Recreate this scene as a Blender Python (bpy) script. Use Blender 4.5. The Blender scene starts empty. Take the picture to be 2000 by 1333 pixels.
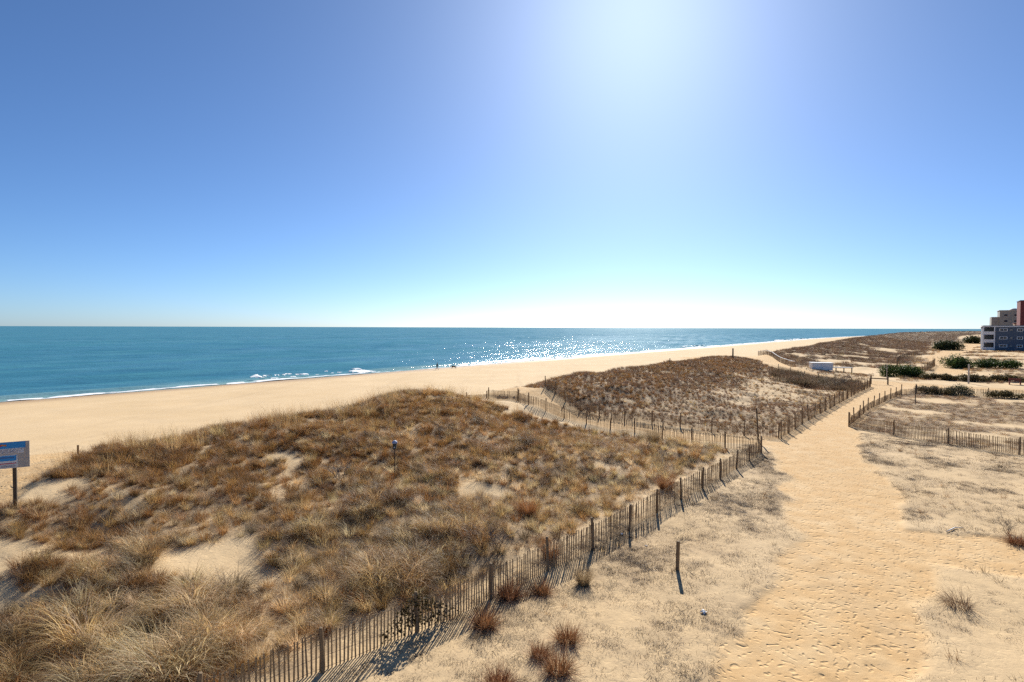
import bpy, math, random
import numpy as np
from mathutils import Vector

# ------------------------------------------------------------------ camera, sky, sun, exposure
SC = bpy.context.scene
COL = SC.collection
CAM_Z = 10.8
PITCH, ROLL = -1.37, 0.17
SUN_AZ, SUN_EL = 12.2, 31.0          # degrees right of +Y, above the horizon

cam_data = bpy.data.cameras.new("camera")
cam_data.sensor_width = 36.0
cam_data.lens = 20.0
cam_data.clip_start = 0.2
cam_data.clip_end = 90000.0
cam = bpy.data.objects.new("camera", cam_data)
COL.objects.link(cam)
cam.location = (0, 0, CAM_Z)
cam.rotation_mode = 'XYZ'
cam.rotation_euler = (math.radians(90 + PITCH), 0, 0)
cam.rotation_euler = (cam.rotation_euler.to_matrix() @ __import__("mathutils").Matrix.Rotation(math.radians(ROLL), 3, 'Z')).to_euler()
SC.camera = cam

world = bpy.data.worlds.new("World")
SC.world = world
world.use_nodes = True
wn = world.node_tree
wn.nodes.clear()
w_out = wn.nodes.new("ShaderNodeOutputWorld")
w_bg = wn.nodes.new("ShaderNodeBackground")
w_sky = wn.nodes.new("ShaderNodeTexSky")
w_sky.sky_type = 'NISHITA'
w_sky.sun_disc = False
w_sky.sun_elevation = math.radians(SUN_EL)
w_sky.sun_rotation = math.radians(SUN_AZ)
w_sky.altitude = 1500
w_sky.air_density = 0.8
w_sky.dust_density = 1.5
w_sky.ozone_density = 8.0
w_bg.inputs["Strength"].default_value = 0.075
w_wb = wn.nodes.new("ShaderNodeMix"); w_wb.data_type = 'RGBA'; w_wb.blend_type = 'MULTIPLY'   # white balance
w_wb.inputs[0].default_value = 1.0; w_wb.inputs[7].default_value = (0.94, 1.0, 1.0, 1)
wn.links.new(w_sky.outputs[0], w_wb.inputs[6])
wn.links.new(w_wb.outputs[2], w_bg.inputs[0])
wn.links.new(w_bg.outputs[0], w_out.inputs[0])

sun_data = bpy.data.lights.new("sun", 'SUN')
sun_data.energy = 4.6
sun_data.angle = math.radians(0.53)
sun_data.color = (1.0, 0.95, 0.86)
sun = bpy.data.objects.new("sun", sun_data)
COL.objects.link(sun)
_a, _e = math.radians(SUN_AZ), math.radians(SUN_EL)
SUN_DIR = Vector((math.sin(_a) * math.cos(_e), math.cos(_a) * math.cos(_e), math.sin(_e)))
sun.rotation_euler = SUN_DIR.to_track_quat('Z', 'Y').to_euler()
sun.location = (20, 60, 60)

SC.view_settings.view_transform = 'Standard'
SC.view_settings.look = 'None'
SC.view_settings.gamma = 1.0
SC.view_settings.exposure = 0.68
SC.view_settings.use_curve_mapping = False
SC.render.engine = 'CYCLES'
SC.cycles.use_denoising = False
SC.cycles.max_bounces = 5
SC.cycles.diffuse_bounces = 3
SC.cycles.use_adaptive_sampling = True
SC.cycles.adaptive_threshold = 0.02
SC.cycles.transparent_max_bounces = 8
SC.cycles.caustics_reflective = False
SC.cycles.caustics_refractive = False

# TERRAIN-BEGIN ---------------------------------------------------- the lie of the land
# s runs along the shore, t inland from the waterline (metres)
SH = math.radians(37.2)
US, UC = math.sin(SH), math.cos(SH)
T0 = 102.9


def st(x, y):
    x = np.asarray(x, float); y = np.asarray(y, float)
    s = US * x + UC * y
    t = T0 + UC * x - US * y
    q = np.clip(s - 600, 0, None)
    t = t - np.where(q < 900, 40 * (q / 510) ** 2, 124.6 + (q - 900) * 0.277)
    return s, t


def xy(s, t):
    return US * s + UC * (t - T0), UC * s - US * (t - T0)


def _hash(ix, iy, seed):
    h = (ix.astype(np.int64) * 374761393 + iy.astype(np.int64) * 668265263 + seed * 974711) & 0xFFFFFFFF
    h = ((h ^ (h >> 13)) * 1274126177) & 0xFFFFFFFF
    h = ((h ^ (h >> 16)) * 2246822519) & 0xFFFFFFFF
    return ((h ^ (h >> 15)) & 0xFFFFFF) / float(0xFFFFFF)


def noise(x, y, wl, seed=0):
    """value noise, about -1..1, with features about wl metres across"""
    x = np.asarray(x, float) / wl + 1000.3; y = np.asarray(y, float) / wl + 1000.7
    ix, iy = np.floor(x), np.floor(y)
    fx, fy = x - ix, y - iy
    fx = fx * fx * fx * (fx * (fx * 6 - 15) + 10); fy = fy * fy * fy * (fy * (fy * 6 - 15) + 10)
    a = _hash(ix, iy, seed); b = _hash(ix + 1, iy, seed)
    c = _hash(ix, iy + 1, seed); d = _hash(ix + 1, iy + 1, seed)
    return 2 * ((a * (1 - fx) + b * fx) * (1 - fy) + (c * (1 - fx) + d * fx) * fy) - 1


def fbm(x, y, wl, seed=0, n=3):
    x = np.asarray(x, float); y = np.asarray(y, float)
    v, a, tot = 0, 1.0, 0
    for k in range(n):
        ca, sa = math.cos(1.1 * k), math.sin(1.1 * k)
        v = v + a * noise(ca * x - sa * y, sa * x + ca * y, wl / 2 ** k, seed + 17 * k); tot += a; a *= 0.55
    return v / tot * 1.5


def sm(v, a, b):
    u = np.clip((np.asarray(v, float) - a) / (b - a), 0, 1)
    return u * u * (3 - 2 * u)


def band(v, a, b, w):
    return sm(v, a - w, a + w) * (1 - sm(v, b - w, b + w))


# the trodden path: centre line and half width (world metres)
PATH = [(0.5, 2.0, 2.4), (4.3, 9.0, 2.1), (7.3, 14.0, 2.0), (9.8, 16.8, 2.1), (13.4, 21.5, 2.3), (16.6, 28.5, 2.5), (19.9, 37.0, 2.8),
        (24.0, 44.0, 2.2), (32.2, 55.0, 2.0), (41.2, 66.2, 2.5), (49.6, 76.0, 3.0), (56.5, 85.0, 3.6)]
BRANCH = [(13.6, 22.5, 2.3), (18.0, 20.6, 2.1), (24.5, 18.6, 2.2), (34.0, 15.5, 2.4)]
CROSS = [(20.0, 40.0, 2.2), (12.8, 44.0, 1.8), (7.8, 48.0, 1.6), (4.6, 51.6, 1.9), (2.6, 55.6, 2.2), (-1.2, 60.0, 2.6), (-11.0, 69.0, 4.0)]
ROAD = [(54.0, 88.5, 3.2), (62.0, 79.5, 3.0), (72.0, 70.5, 3.0), (95.0, 52.0, 3.0)]
ROAD2 = [(54.0, 88.5, 3.0), (50.5, 97.0, 3.0), (50.5, 107.0, 3.2), (55.0, 122.0, 4.5), (60.0, 142.0, 7.0), (62.0, 170.0, 12.0)]
ROAD3 = [(80.0, 104.0, 2.4), (102.0, 134.0, 3.0), (124.0, 164.0, 3.8), (168.0, 215.0, 4.2), (215.0, 270.0, 5.0), (290.0, 352.0, 6.0), (420.0, 500.0, 7.0)]
TRACKL = [(-22.0, 14.0, 2.6), (-22.5, 21.0, 2.6), (-24.5, 27.5, 3.0), (-29.0, 36.0, 4.0)]


def near_line(x, y, line):
    """1 in the middle of a strip, 0 at its edge, negative outside"""
    best = np.full(np.shape(x), -9.0)
    for (x0, y0, w0), (x1, y1, w1) in zip(line[:-1], line[1:]):
        dx, dy = x1 - x0, y1 - y0
        u = np.clip(((x - x0) * dx + (y - y0) * dy) / (dx * dx + dy * dy), 0, 1)
        w = w0 + (w1 - w0) * u
        best = np.maximum(best, 1 - np.hypot(x - x0 - u * dx, y - y0 - u * dy) / w)
    return best


def path_mask(x, y):
    x = np.asarray(x, float); y = np.asarray(y, float)
    e = 0.22 * fbm(x, y, 2.2, 5, 3)
    m = np.full(np.shape(x), -9.0)
    for ln in (PATH, BRANCH, CROSS, ROAD, ROAD2, ROAD3, TRACKL):
        m = np.maximum(m, near_line(x, y, ln))
    return sm(m + e, -0.12, 0.16)


BASE_T = [-400, -60, -10, -3, 3, 12, 36, 58, 66, 78, 93, 200, 4000]
BASE_Z = [-9, -3.5, -0.5, 0, 0.36, 0.80, 1.5, 2.15, 2.5, 2.6, 2.6, 2.6, 2.6]


def height(x, y, fine=True):
    x = np.asarray(x, float); y = np.asarray(y, float)
    s, t = st(x, y)
    tw = t + 1.8 * fbm(s, t * 0.3, 26, 3, 2)
    z = np.interp(t, BASE_T, BASE_Z)
    wide = np.interp(tw, [57, 62, 66, 69.5, 74, 80, 86, 91, 94], [0, .45, .9, 1, .82, .55, .26, .07, 0])
    narrow = np.interp(tw, [57, 62, 66, 69.5, 73, 76.5, 81, 88], [0, .45, .9, 1, .66, .2, .06, 0])
    second = np.interp(tw, [57, 62, 66, 69.5, 74, 80, 86, 92], [0, .45, .9, 1, .8, .38, .12, 0])
    k = sm(s, 27, 37); k2 = sm(s, 45, 56)
    prof = wide * (1 - k) + (narrow * (1 - k2) + second * k2) * k
    A = np.interp(s, [-60, -6, 0, 4, 9, 16, 24, 30, 34.5, 37.5, 40, 44, 48, 60, 85, 116, 126, 140, 172, 240, 320, 700, 3000],
                     [2.0, .5, .5, 1.0, 1.65, 1.8, 2.1, 2.5, 2.75, 2.25, 1.65, 1.65, 2.1, 2.3, 2.6, 2.5, .9, .5, 1.7, 2.6, 3.4, 4.0, 4.0])
    z = z + A * prof
    pm = path_mask(x, y)
    dz = sm(t, 58, 64) * (1 - pm)
    inner = 1 - 0.75 * sm(t, 90, 93)
    z = z + dz * inner * (0.30 * fbm(x, y, 7.5, 11, 3) + 0.16 * noise(x, y, 2.4, 23))
    z = z + sm(t, 104, 125) * (1 - pm) * (0.45 * fbm(x, y, 14, 31, 3) + 0.2)
    z = z - 0.05 * pm * sm(t, 58, 66)
    if fine:
        r = np.hypot(x, y)
        f = 1 - sm(r, 35, 90)
        z = z + f * (0.012 * noise(x, y, 0.42, 41) + 0.008 * noise(x, y, 0.24, 43)) * sm(t, 30, 60)
        fs = np.clip(noise(x, y * .8, 0.27, 47) + .3 * noise(x, y, 1.3, 48) - 0.28, 0, 1)
        z = z - f * 0.006 * fs * np.clip(pm + 0.25, 0, 1) * sm(t, 60, 70)
        z = z + sm(t, 6, 14) * (1 - sm(t, 56, 62)) * (0.07 * fbm(x, y, 9, 51, 3))
    return z


def zat(x, y):
    return float(height(np.array([x]), np.array([y]), False)[0])
# TERRAIN-END

# ------------------------------------------------------------------ helpers
RNG = np.random.default_rng(7)
random.seed(7)


def tag(o, label=None, cat=None, group=None, kind=None):
    if label: o["label"] = label
    if cat: o["category"] = cat
    if group: o["group"] = group
    if kind: o["kind"] = kind
    return o


def mesh_np(name, V, Q, mats=(), smooth=False):
    """mesh from an (n,3) vertex array and an (m,k) face array"""
    me = bpy.data.meshes.new(name)
    V = np.ascontiguousarray(V, np.float32); Q = np.ascontiguousarray(Q, np.int32)
    me.vertices.add(len(V)); me.vertices.foreach_set("co", V.ravel())
    k = Q.shape[1] if len(Q) else 4
    me.loops.add(Q.size); me.loops.foreach_set("vertex_index", Q.ravel())
    me.polygons.add(len(Q))
    me.polygons.foreach_set("loop_start", np.arange(0, Q.size, k, dtype=np.int32))
    for m in mats: me.materials.append(m)
    if smooth: me.polygons.foreach_set("use_smooth", np.ones(len(Q), bool))
    me.update(calc_edges=True)
    return me


def attr(me, name, arr, typ='FLOAT', dom='POINT'):
    a = me.attributes.new(name, typ, dom)
    key = {'FLOAT': "value", 'INT': "value", 'FLOAT_VECTOR': "vector", 'FLOAT_COLOR': "color"}[typ]
    a.data.foreach_set(key, np.ascontiguousarray(arr, np.int32 if typ == 'INT' else np.float32).ravel())


def link(name, me, parent=None, loc=(0, 0, 0), rot=(0, 0, 0)):
    o = bpy.data.objects.new(name, me)
    COL.objects.link(o)
    o.parent = parent
    o.location = loc; o.rotation_euler = rot
    return o


class MB:
    """collects boxes and tubes into one mesh"""
    def __init__(self): self.v = []; self.f = []

    def box(self, c, d, rz=0.0, rx=0.0, ry=0.0, taper=1.0):
        from mathutils import Euler
        R = Euler((rx, ry, rz)).to_matrix(); n = len(self.v)
        for sz in (-.5, .5):
            k = taper if sz > 0 else 1
            for sx, sy in ((-.5, -.5), (.5, -.5), (.5, .5), (-.5, .5)):
                self.v.append(tuple(Vector(c) + R @ Vector((sx * d[0] * k, sy * d[1] * k, sz * d[2]))))
        self.f += [tuple(n + i for i in q) for q in ((3, 2, 1, 0), (4, 5, 6, 7), (0, 1, 5, 4), (1, 2, 6, 5), (2, 3, 7, 6), (3, 0, 4, 7))]
        return self

    def tube(self, pts, rads, sides=6):
        n0 = len(self.v); P = [Vector(p) for p in pts]
        for i, p in enumerate(P):
            d = (P[min(i + 1, len(P) - 1)] - P[max(i - 1, 0)]).normalized()
            a = d.orthogonal().normalized() if abs(d.z) < .9 else d.cross(Vector((1, 0, 0))).normalized()
            b = d.cross(a)
            r = rads[i] if hasattr(rads, '__len__') else rads
            for k in range(sides):
                t = 2 * math.pi * k / sides
                self.v.append(tuple(p + a * (math.cos(t) * r) + b * (math.sin(t) * r)))
        for i in range(len(P) - 1):
            for k in range(sides):
                a0 = n0 + i * sides + k; a1 = n0 + i * sides + (k + 1) % sides
                self.f.append((a0, a1, a1 + sides, a0 + sides))
        self.f.append(tuple(n0 + k for k in reversed(range(sides))))
        self.f.append(tuple(n0 + (len(P) - 1) * sides + k for k in range(sides)))
        return self

    def mesh(self, name, mat, smooth=False):
        me = bpy.data.meshes.new(name); me.from_pydata(self.v, [], self.f); me.update()
        if mat: me.materials.append(mat)
        if smooth:
            for p in me.polygons: p.use_smooth = True
        return me

    def build(self, name, mat, parent=None, loc=(0, 0, 0), rot=(0, 0, 0), smooth=False):
        return link(name, self.mesh(name, mat, smooth), parent, loc, rot)


def empty(name, loc, rz=0.0):
    o = bpy.data.objects.new(name, None); COL.objects.link(o)
    o.empty_display_size = 0.2
    o.location = loc; o.rotation_euler = (0, 0, rz)
    return o


# ------------------------------------------------------------------ materials
class NT:
    def __init__(self, name):
        self.m = bpy.data.materials.new(name); self.m.use_nodes = True
        self.t = self.m.node_tree; self.t.nodes.clear()
        self.out = self.n("ShaderNodeOutputMaterial")

    def n(self, typ, **kw):
        nd = self.t.nodes.new(typ)
        for k, v in kw.items():
            if k.startswith("i_"):
                key = k[2:]
                key = int(key) if key.isdigit() else key.replace("_", " ")
                nd.inputs[key].default_value = v
            else: setattr(nd, k, v)
        return nd

    def l(self, a, b): self.t.links.new(a, b)

    def mix(self, fac, a, b, mode='MIX'):
        nd = self.n("ShaderNodeMix", data_type='RGBA', blend_type=mode)
        for sock, v in ((nd.inputs[0], fac), (nd.inputs[6], a), (nd.inputs[7], b)):
            if isinstance(v, (int, float)): sock.default_value = v
            elif isinstance(v, tuple): sock.default_value = v if len(v) == 4 else (*v, 1)
            else: self.l(v, sock)
        return nd.outputs[2]

    def math(self, op, a, b=0.0, clamp=False):
        nd = self.n("ShaderNodeMath", operation=op, use_clamp=clamp)
        for sock, v in ((nd.inputs[0], a), (nd.inputs[1], b)):
            if isinstance(v, (int, float)): sock.default_value = v
            else: self.l(v, sock)
        return nd.outputs[0]

    def ramp(self, v, lo, hi):
        nd = self.n("ShaderNodeMapRange", clamp=True)
        self.l(v, nd.inputs[0]); nd.inputs[1].default_value = lo; nd.inputs[2].default_value = hi
        return nd.outputs[0]


def simple(name, col, rough=0.7, var=0.25, scale=6.0, bump=0.0, stretch=(1, 1, 1), metal=0.0, coord='Object'):
    T = NT(name)
    tc = T.n("ShaderNodeTexCoord"); mp = T.n("ShaderNodeMapping"); mp.inputs["Scale"].default_value = stretch
    T.l(tc.outputs[coord], mp.inputs[0])
    nz = T.n("ShaderNodeTexNoise", i_Scale=scale, i_Detail=4.0, i_Roughness=0.6); T.l(mp.outputs[0], nz.inputs["Vector"])
    f = T.ramp(nz.outputs[0], 0.3, 0.7)
    d = tuple(c * (1 - var) for c in col); b = tuple(min(1, c * (1 + var)) for c in col)
    c = T.mix(f, d, b)
    p = T.n("ShaderNodeBsdfPrincipled", i_Roughness=rough, i_Metallic=metal); T.l(c, p.inputs["Base Color"])
    p.inputs["Specular IOR Level"].default_value = 0.3
    if bump:
        bp = T.n("ShaderNodeBump", i_Strength=bump, i_Distance=0.02); T.l(nz.outputs[0], bp.inputs["Height"]); T.l(bp.outputs[0], p.inputs["Normal"])
    T.l(p.outputs[0], T.out.inputs[0])
    return T.m


def sand_material():
    T = NT("sand")
    geo = T.n("ShaderNodeNewGeometry")
    pos = geo.outputs["Position"]
    def att(n): return T.n("ShaderNodeAttribute", attribute_name=n).outputs["Fac"]
    path, wet, litter = att("path"), att("wet"), att("litter")
    def nz(scale, detail=4.0, rough=0.55):
        a = T.n("ShaderNodeTexNoise", i_Scale=scale, i_Detail=detail, i_Roughness=rough); T.l(pos, a.inputs["Vector"]); return a.outputs[0]
    n_big, n_mid, n_fine = nz(0.12), nz(1.1, 5.0), nz(9.0, 6.0, 0.7)
    base = T.mix(T.ramp(n_big, .35, .65), (0.64, 0.455, 0.245), (0.70, 0.51, 0.29))
    base = T.mix(T.math('MULTIPLY', path, T.ramp(n_mid, .2, .8)), base, (0.61, 0.355, 0.13))
    base = T.mix(T.math('MULTIPLY', T.ramp(n_mid, .35, .75), 0.25), base, (0.52, 0.38, 0.23))
    base = T.mix(T.math('MULTIPLY', T.ramp(n_fine, .55, .8), 0.35), base, (0.36, 0.26, 0.16))
    # dead thatch and litter lying between the plants
    lf = T.math('MULTIPLY', T.math('MULTIPLY', litter, .9), T.ramp(T.math('ADD', T.math('MULTIPLY', n_mid, .5), T.math('MULTIPLY', n_fine, .5)), .36, .54))
    base = T.mix(lf, base, T.mix(n_fine, (0.13, 0.08, 0.045), (0.31, 0.215, 0.125)))
    trk = T.n('ShaderNodeMapping'); trk.inputs['Rotation'].default_value = (0, 0, SH); trk.inputs['Scale'].default_value = (1.0, 0.03, 1); T.l(pos, trk.inputs[0])
    tn = T.n('ShaderNodeTexNoise', i_Scale=0.55, i_Detail=5.0, i_Roughness=0.7); T.l(trk.outputs[0], tn.inputs['Vector'])   # long tide and wheel marks along the beach
    base = T.mix(T.math('MULTIPLY', T.ramp(tn.outputs[0], .54, .72), .32), base, (0.47, 0.33, 0.185))
    base = T.mix(wet, base, (0.36, 0.225, 0.115))
    p = T.n("ShaderNodeBsdfPrincipled"); T.l(base, p.inputs["Base Color"])
    T.l(T.math('SUBTRACT', 0.95, T.math('MULTIPLY', wet, 0.45)), p.inputs["Roughness"])
    p.inputs["Specular IOR Level"].default_value = 0.2
    # footprints and ripples
    vo = T.n("ShaderNodeTexVoronoi", i_Scale=5.6, feature='SMOOTH_F1')
    wv = T.n("ShaderNodeVectorMath", operation='ADD')
    nv = T.n("ShaderNodeTexNoise", i_Scale=1.7, i_Detail=2.0); T.l(pos, nv.inputs["Vector"])
    sc = T.n("ShaderNodeVectorMath", operation='SCALE'); T.l(nv.outputs[1], sc.inputs[0]); sc.inputs["Scale"].default_value = 0.6
    T.l(pos, wv.inputs[0]); T.l(sc.outputs[0], wv.inputs[1]); T.l(wv.outputs[0], vo.inputs["Vector"])
    foot = T.ramp(vo.outputs["Distance"], 0.05, 0.34)
    h = T.math('ADD', T.math('MULTIPLY', foot, T.math('ADD', T.math('MULTIPLY', path, .75), .18)), T.math('MULTIPLY', n_fine, .35))
    h = T.math('ADD', h, T.math('MULTIPLY', n_mid, 0.25))
    bp = T.n("ShaderNodeBump", i_Strength=0.6, i_Distance=0.07)
    T.l(h, bp.inputs["Height"]); T.l(bp.outputs[0], p.inputs["Normal"])
    T.l(p.outputs[0], T.out.inputs[0])
    return T.m


def water_material():
    T = NT("sea_water")
    geo = T.n("ShaderNodeNewGeometry"); pos = geo.outputs["Position"]
    rot = T.n("ShaderNodeMapping"); rot.inputs["Rotation"].default_value = (0, 0, SH)
    T.l(pos, rot.inputs[0])                      # x across the waves, y along the crests
    def nz(sx, sy, scale, detail=3.0, rough=.55):
        m = T.n("ShaderNodeMapping"); m.inputs["Scale"].default_value = (sx, sy, 1); T.l(rot.outputs[0], m.inputs[0])
        a = T.n("ShaderNodeTexNoise", i_Scale=scale, i_Detail=detail, i_Roughness=rough); T.l(m.outputs[0], a.inputs["Vector"]); return a.outputs[0]
    chop = nz(1.0, 0.45, 0.42, 6.0, .66)
    wave = nz(1.0, 0.22, 0.075, 3.0)
    broad = nz(1.0, 0.25, 0.006, 3.0)
    sh = T.n("ShaderNodeAttribute", attribute_name="shallow").outputs["Fac"]
    col = T.mix(T.ramp(broad, .3, .7), (0.034, 0.150, 0.225), (0.045, 0.185, 0.255))
    col = T.mix(T.math('MULTIPLY', T.ramp(wave, .4, .7), .5), col, (0.075, 0.25, 0.29))
    col = T.mix(sh, col, (0.22, 0.36, 0.34))
    h = T.math('ADD', T.math('MULTIPLY', chop, 1.0), T.math('MULTIPLY', wave, 2.2))
    bp = T.n("ShaderNodeBump", i_Strength=0.75, i_Distance=0.66); T.l(h, bp.inputs["Height"])
    dif = T.n("ShaderNodeBsdfDiffuse"); T.l(col, dif.inputs[0]); T.l(bp.outputs[0], dif.inputs["Normal"])
    gl = T.n("ShaderNodeBsdfGlossy"); T.l(T.n("ShaderNodeAttribute", attribute_name="rough").outputs["Fac"], gl.inputs["Roughness"]); T.l(bp.outputs[0], gl.inputs["Normal"])
    gl.inputs[0].default_value = (0.9, 0.97, 1, 1)
    fr = T.n("ShaderNodeFresnel", i_IOR=1.33); T.l(bp.outputs[0], fr.inputs["Normal"])
    mx = T.n("ShaderNodeMixShader"); facet = T.ramp(nz(1.0, 0.6, 0.02, 9.0, .82), .40, .62)            # ruffled and slick patches
    T.l(T.math('MULTIPLY', T.math('MINIMUM', fr.outputs[0], 0.25), T.math('ADD', T.math('MULTIPLY', facet, .65), .35)), mx.inputs[0])
    T.l(dif.outputs[0], mx.inputs[1]); T.l(gl.outputs[0], mx.inputs[2]); T.l(mx.outputs[0], T.out.inputs[0])
    return T.m


def grass_material(name="dry_grass", col=None, trans=0.5):
    """dry blades that let the low sun through; col None: each clump brings its own colour"""
    T = NT(name)
    bv = T.n("ShaderNodeAttribute", attribute_name="blade").outputs["Fac"]
    if col is None:
        at = T.n("ShaderNodeAttribute", attribute_name="tint", attribute_type='INSTANCER')
        c = at.outputs["Color"]
    else:
        c = T.n("ShaderNodeRGB"); c.outputs[0].default_value = (*col, 1); c = c.outputs[0]
    g = T.math('ADD', T.math('MULTIPLY', bv, 0.9), 0.55)
    hs = T.n("ShaderNodeHueSaturation"); T.l(c, hs.inputs["Color"]); T.l(g, hs.inputs["Value"])
    hs.inputs["Hue"].default_value = 0.5
    dif = T.n("ShaderNodeBsdfPrincipled", i_Roughness=0.55); T.l(hs.outputs[0], dif.inputs["Base Color"])
    dif.inputs["Specular IOR Level"].default_value = 0.35 if col is None else 0.1
    tr = T.n("ShaderNodeBsdfTranslucent"); T.l(hs.outputs[0], tr.inputs[0])
    mx = T.n("ShaderNodeMixShader", i_0=trans); T.l(dif.outputs[0], mx.inputs[1]); T.l(tr.outputs[0], mx.inputs[2])
    T.l(mx.outputs[0], T.out.inputs[0])
    return T.m


M = {}
M['sand'] = sand_material()
M['water'] = water_material()
M['grass'] = grass_material()
M['slat'] = simple("weathered_slat", (0.30, 0.205, 0.11), 0.85, 0.35, 5, 0.3, (6, 6, 1), coord='Object')
M['post'] = simple("weathered_post", (0.22, 0.15, 0.085), 0.85, 0.35, 4, 0.4, (8, 8, 1))
M['wire'] = simple("rusty_wire", (0.13, 0.10, 0.08), 0.85, 0.2, 20)
M['dark_wood'] = simple("dark_wood", (0.10, 0.075, 0.05), 0.85, 0.3, 4, 0.3, (8, 8, 1))
M['sign_blue'] = simple("sign_blue", (0.03, 0.27, 0.62), .5, .12, 2)
M['sign_grey'] = simple("sign_grey", (0.46, 0.42, 0.37), .6, .12, 2)
M['sign_pale'] = simple("sign_pale", (0.66, 0.67, 0.67), .6, .08, 2)
M['sign_text'] = simple("sign_text", (0.13, 0.10, 0.16), .6, .1, 2)
M['sign_red'] = simple("sign_red", (0.45, 0.05, 0.10), .6, .1, 2)
M['sign_orange'] = simple("sign_orange", (0.55, 0.22, 0.05), .6, .1, 2)
M['white'] = simple("white_paint", (0.78, 0.78, 0.76), 0.6, 0.06, 2)
M['foam'] = simple("sea_foam", (0.86, 0.88, 0.89), 0.8, 0.05, 2)

# ------------------------------------------------------------------ ground: beach, dunes, paths
dense = np.radians(np.linspace(-50, 50, 860))
coarse = np.radians(np.linspace(50, 310, 53))[1:-1]
ANG = np.concatenate([dense, coarse])
RAD = np.concatenate([[0.02, 1.5, 3.5], np.exp(np.linspace(math.log(5.5), math.log(10), 24)),
                      np.exp(np.arange(math.log(10), math.log(62), 0.0062))[1:],
                      np.exp(np.arange(math.log(62), math.log(320), 0.0105)),
                      np.exp(np.arange(math.log(320), math.log(9000), 0.035))])
RR, AA = np.meshgrid(RAD, ANG, indexing='ij')
GX, GY = RR * np.sin(AA), RR * np.cos(AA)
GZ = height(GX, GY)
GS, GT = st(GX, GY)
PM = path_mask(GX, GY)
nr, na = GX.shape
ii = np.arange(nr * na).reshape(nr, na)
Q = np.stack([ii[:-1], np.roll(ii, -1, 1)[:-1], np.roll(ii, -1, 1)[1:], ii[1:]], -1).reshape(-1, 4)[:, ::-1]
GV = np.stack([GX, GY, GZ], -1).reshape(-1, 3)
ft = GT.ravel()[Q].mean(1); fp = PM.ravel()[Q].mean(1)
fr_ = np.hypot(GV[Q, 0].mean(1), GV[Q, 1].mean(1))
keep = (ft > -45) & (GT.ravel()[Q].min(1) > -200)
wet = (1 - sm(GT + 1.5 * fbm(GX, GY, 18, 61, 2), -1, 9)) * 0.75


def zone_cover(x, y):
    """how much plant cover grows at a place, 0..1, and which stand it belongs to"""
    s, t = st(x, y)
    pm = path_mask(x, y)
    n4 = fbm(x, y, 4.2, 71, 3); n9 = fbm(x, y, 9, 73, 2); n2 = noise(x, y, 1.6, 75)
    front = band(t, 60.5, 91.4, .6) * (s < 39.3 - .6 * (1 - sm(t, 74, 79)))
    thr = -0.80 - 0.0 * s + .88 * (1 - sm(s, 5, 12)) * (1 - sm(t, 78, 85)) + 0.32 * band(t, 73, 81, 2) * band(s, 8, 20, 3)
    front = front * sm(n4 + 0.35 * n2, thr - .12, thr + .15)
    second = band(t, 60.5, 93, .8) * band(s, 46, 122, 1.5)
    thr2 = -1.1 + 0.95 * sm(t, 76, 84) * sm(s, 55, 70)
    second = second * np.maximum(sm(n4 + 0.5 * n2, thr2 - .3, thr2 + .3), .30 + .25 * noise(x, y, .9, 79))
    third = band(t, 60, 97, 2) * sm(s, 124, 140)
    third = third * sm(n9 + .4 * n4, -0.75 + .6 * band(t, 78, 97, 4) * (1 - sm(s, 260, 420)) - .15, -.5 + .6 * band(t, 78, 97, 4) * (1 - sm(s, 260, 420)))
    plot = (t > 97) * band(s, 52, 90.5, 1.5) * (t - 97.2 > (54.5 - s) * 0)
    plot = plot * sm(n4 + .3 * n2, -.75, -.15)
    strip = band(t, 92, 97.5, .6) * band(s, -20, 42, 1)
    strip = np.maximum(strip, (t > 97.5) * (s < 52)) * (0.35 + 0.65 * sm(n4, -.3, .3))
    behind = (t > 97) * (s > 101) * sm(n9 + .3 * n2, -.15, .25)
    k = 1 - sm(pm, .1, .6)
    return [np.clip(v * k, 0, 1) for v in (front, second, third, plot, strip, behind)]


COV = zone_cover(GX, GY)
litter = np.clip(COV[0] * .8 + COV[1] * 1.0 + COV[2] + COV[3] * .95 + COV[4] * (.62 - .35 * sm(GT, 98, 101)) + COV[5] * .7, 0, 1)


def ground_piece(name, sel):
    q = Q[sel & keep]
    idx, inv = np.unique(q, return_inverse=True)
    me = mesh_np(name, GV[idx], inv.reshape(-1, 4), [M['sand']], True)
    attr(me, "path", PM.ravel()[idx]); attr(me, "wet", wet.ravel()[idx]); attr(me, "litter", litter.ravel()[idx])
    return link(name, me)


is_beach = ft < 60
is_path = (~is_beach) & (fp > 0.5)
tag(ground_piece("beach", is_beach), "wide smooth beach of pale sand along the sea", "beach", kind="structure")
tag(ground_piece("sand_path", is_path), "trodden sand paths between the fences", "path", kind="structure")
tag(ground_piece("ground", ~(is_beach | is_path)), "sandy dune ground under the dry grass", "ground", kind="structure")

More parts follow.
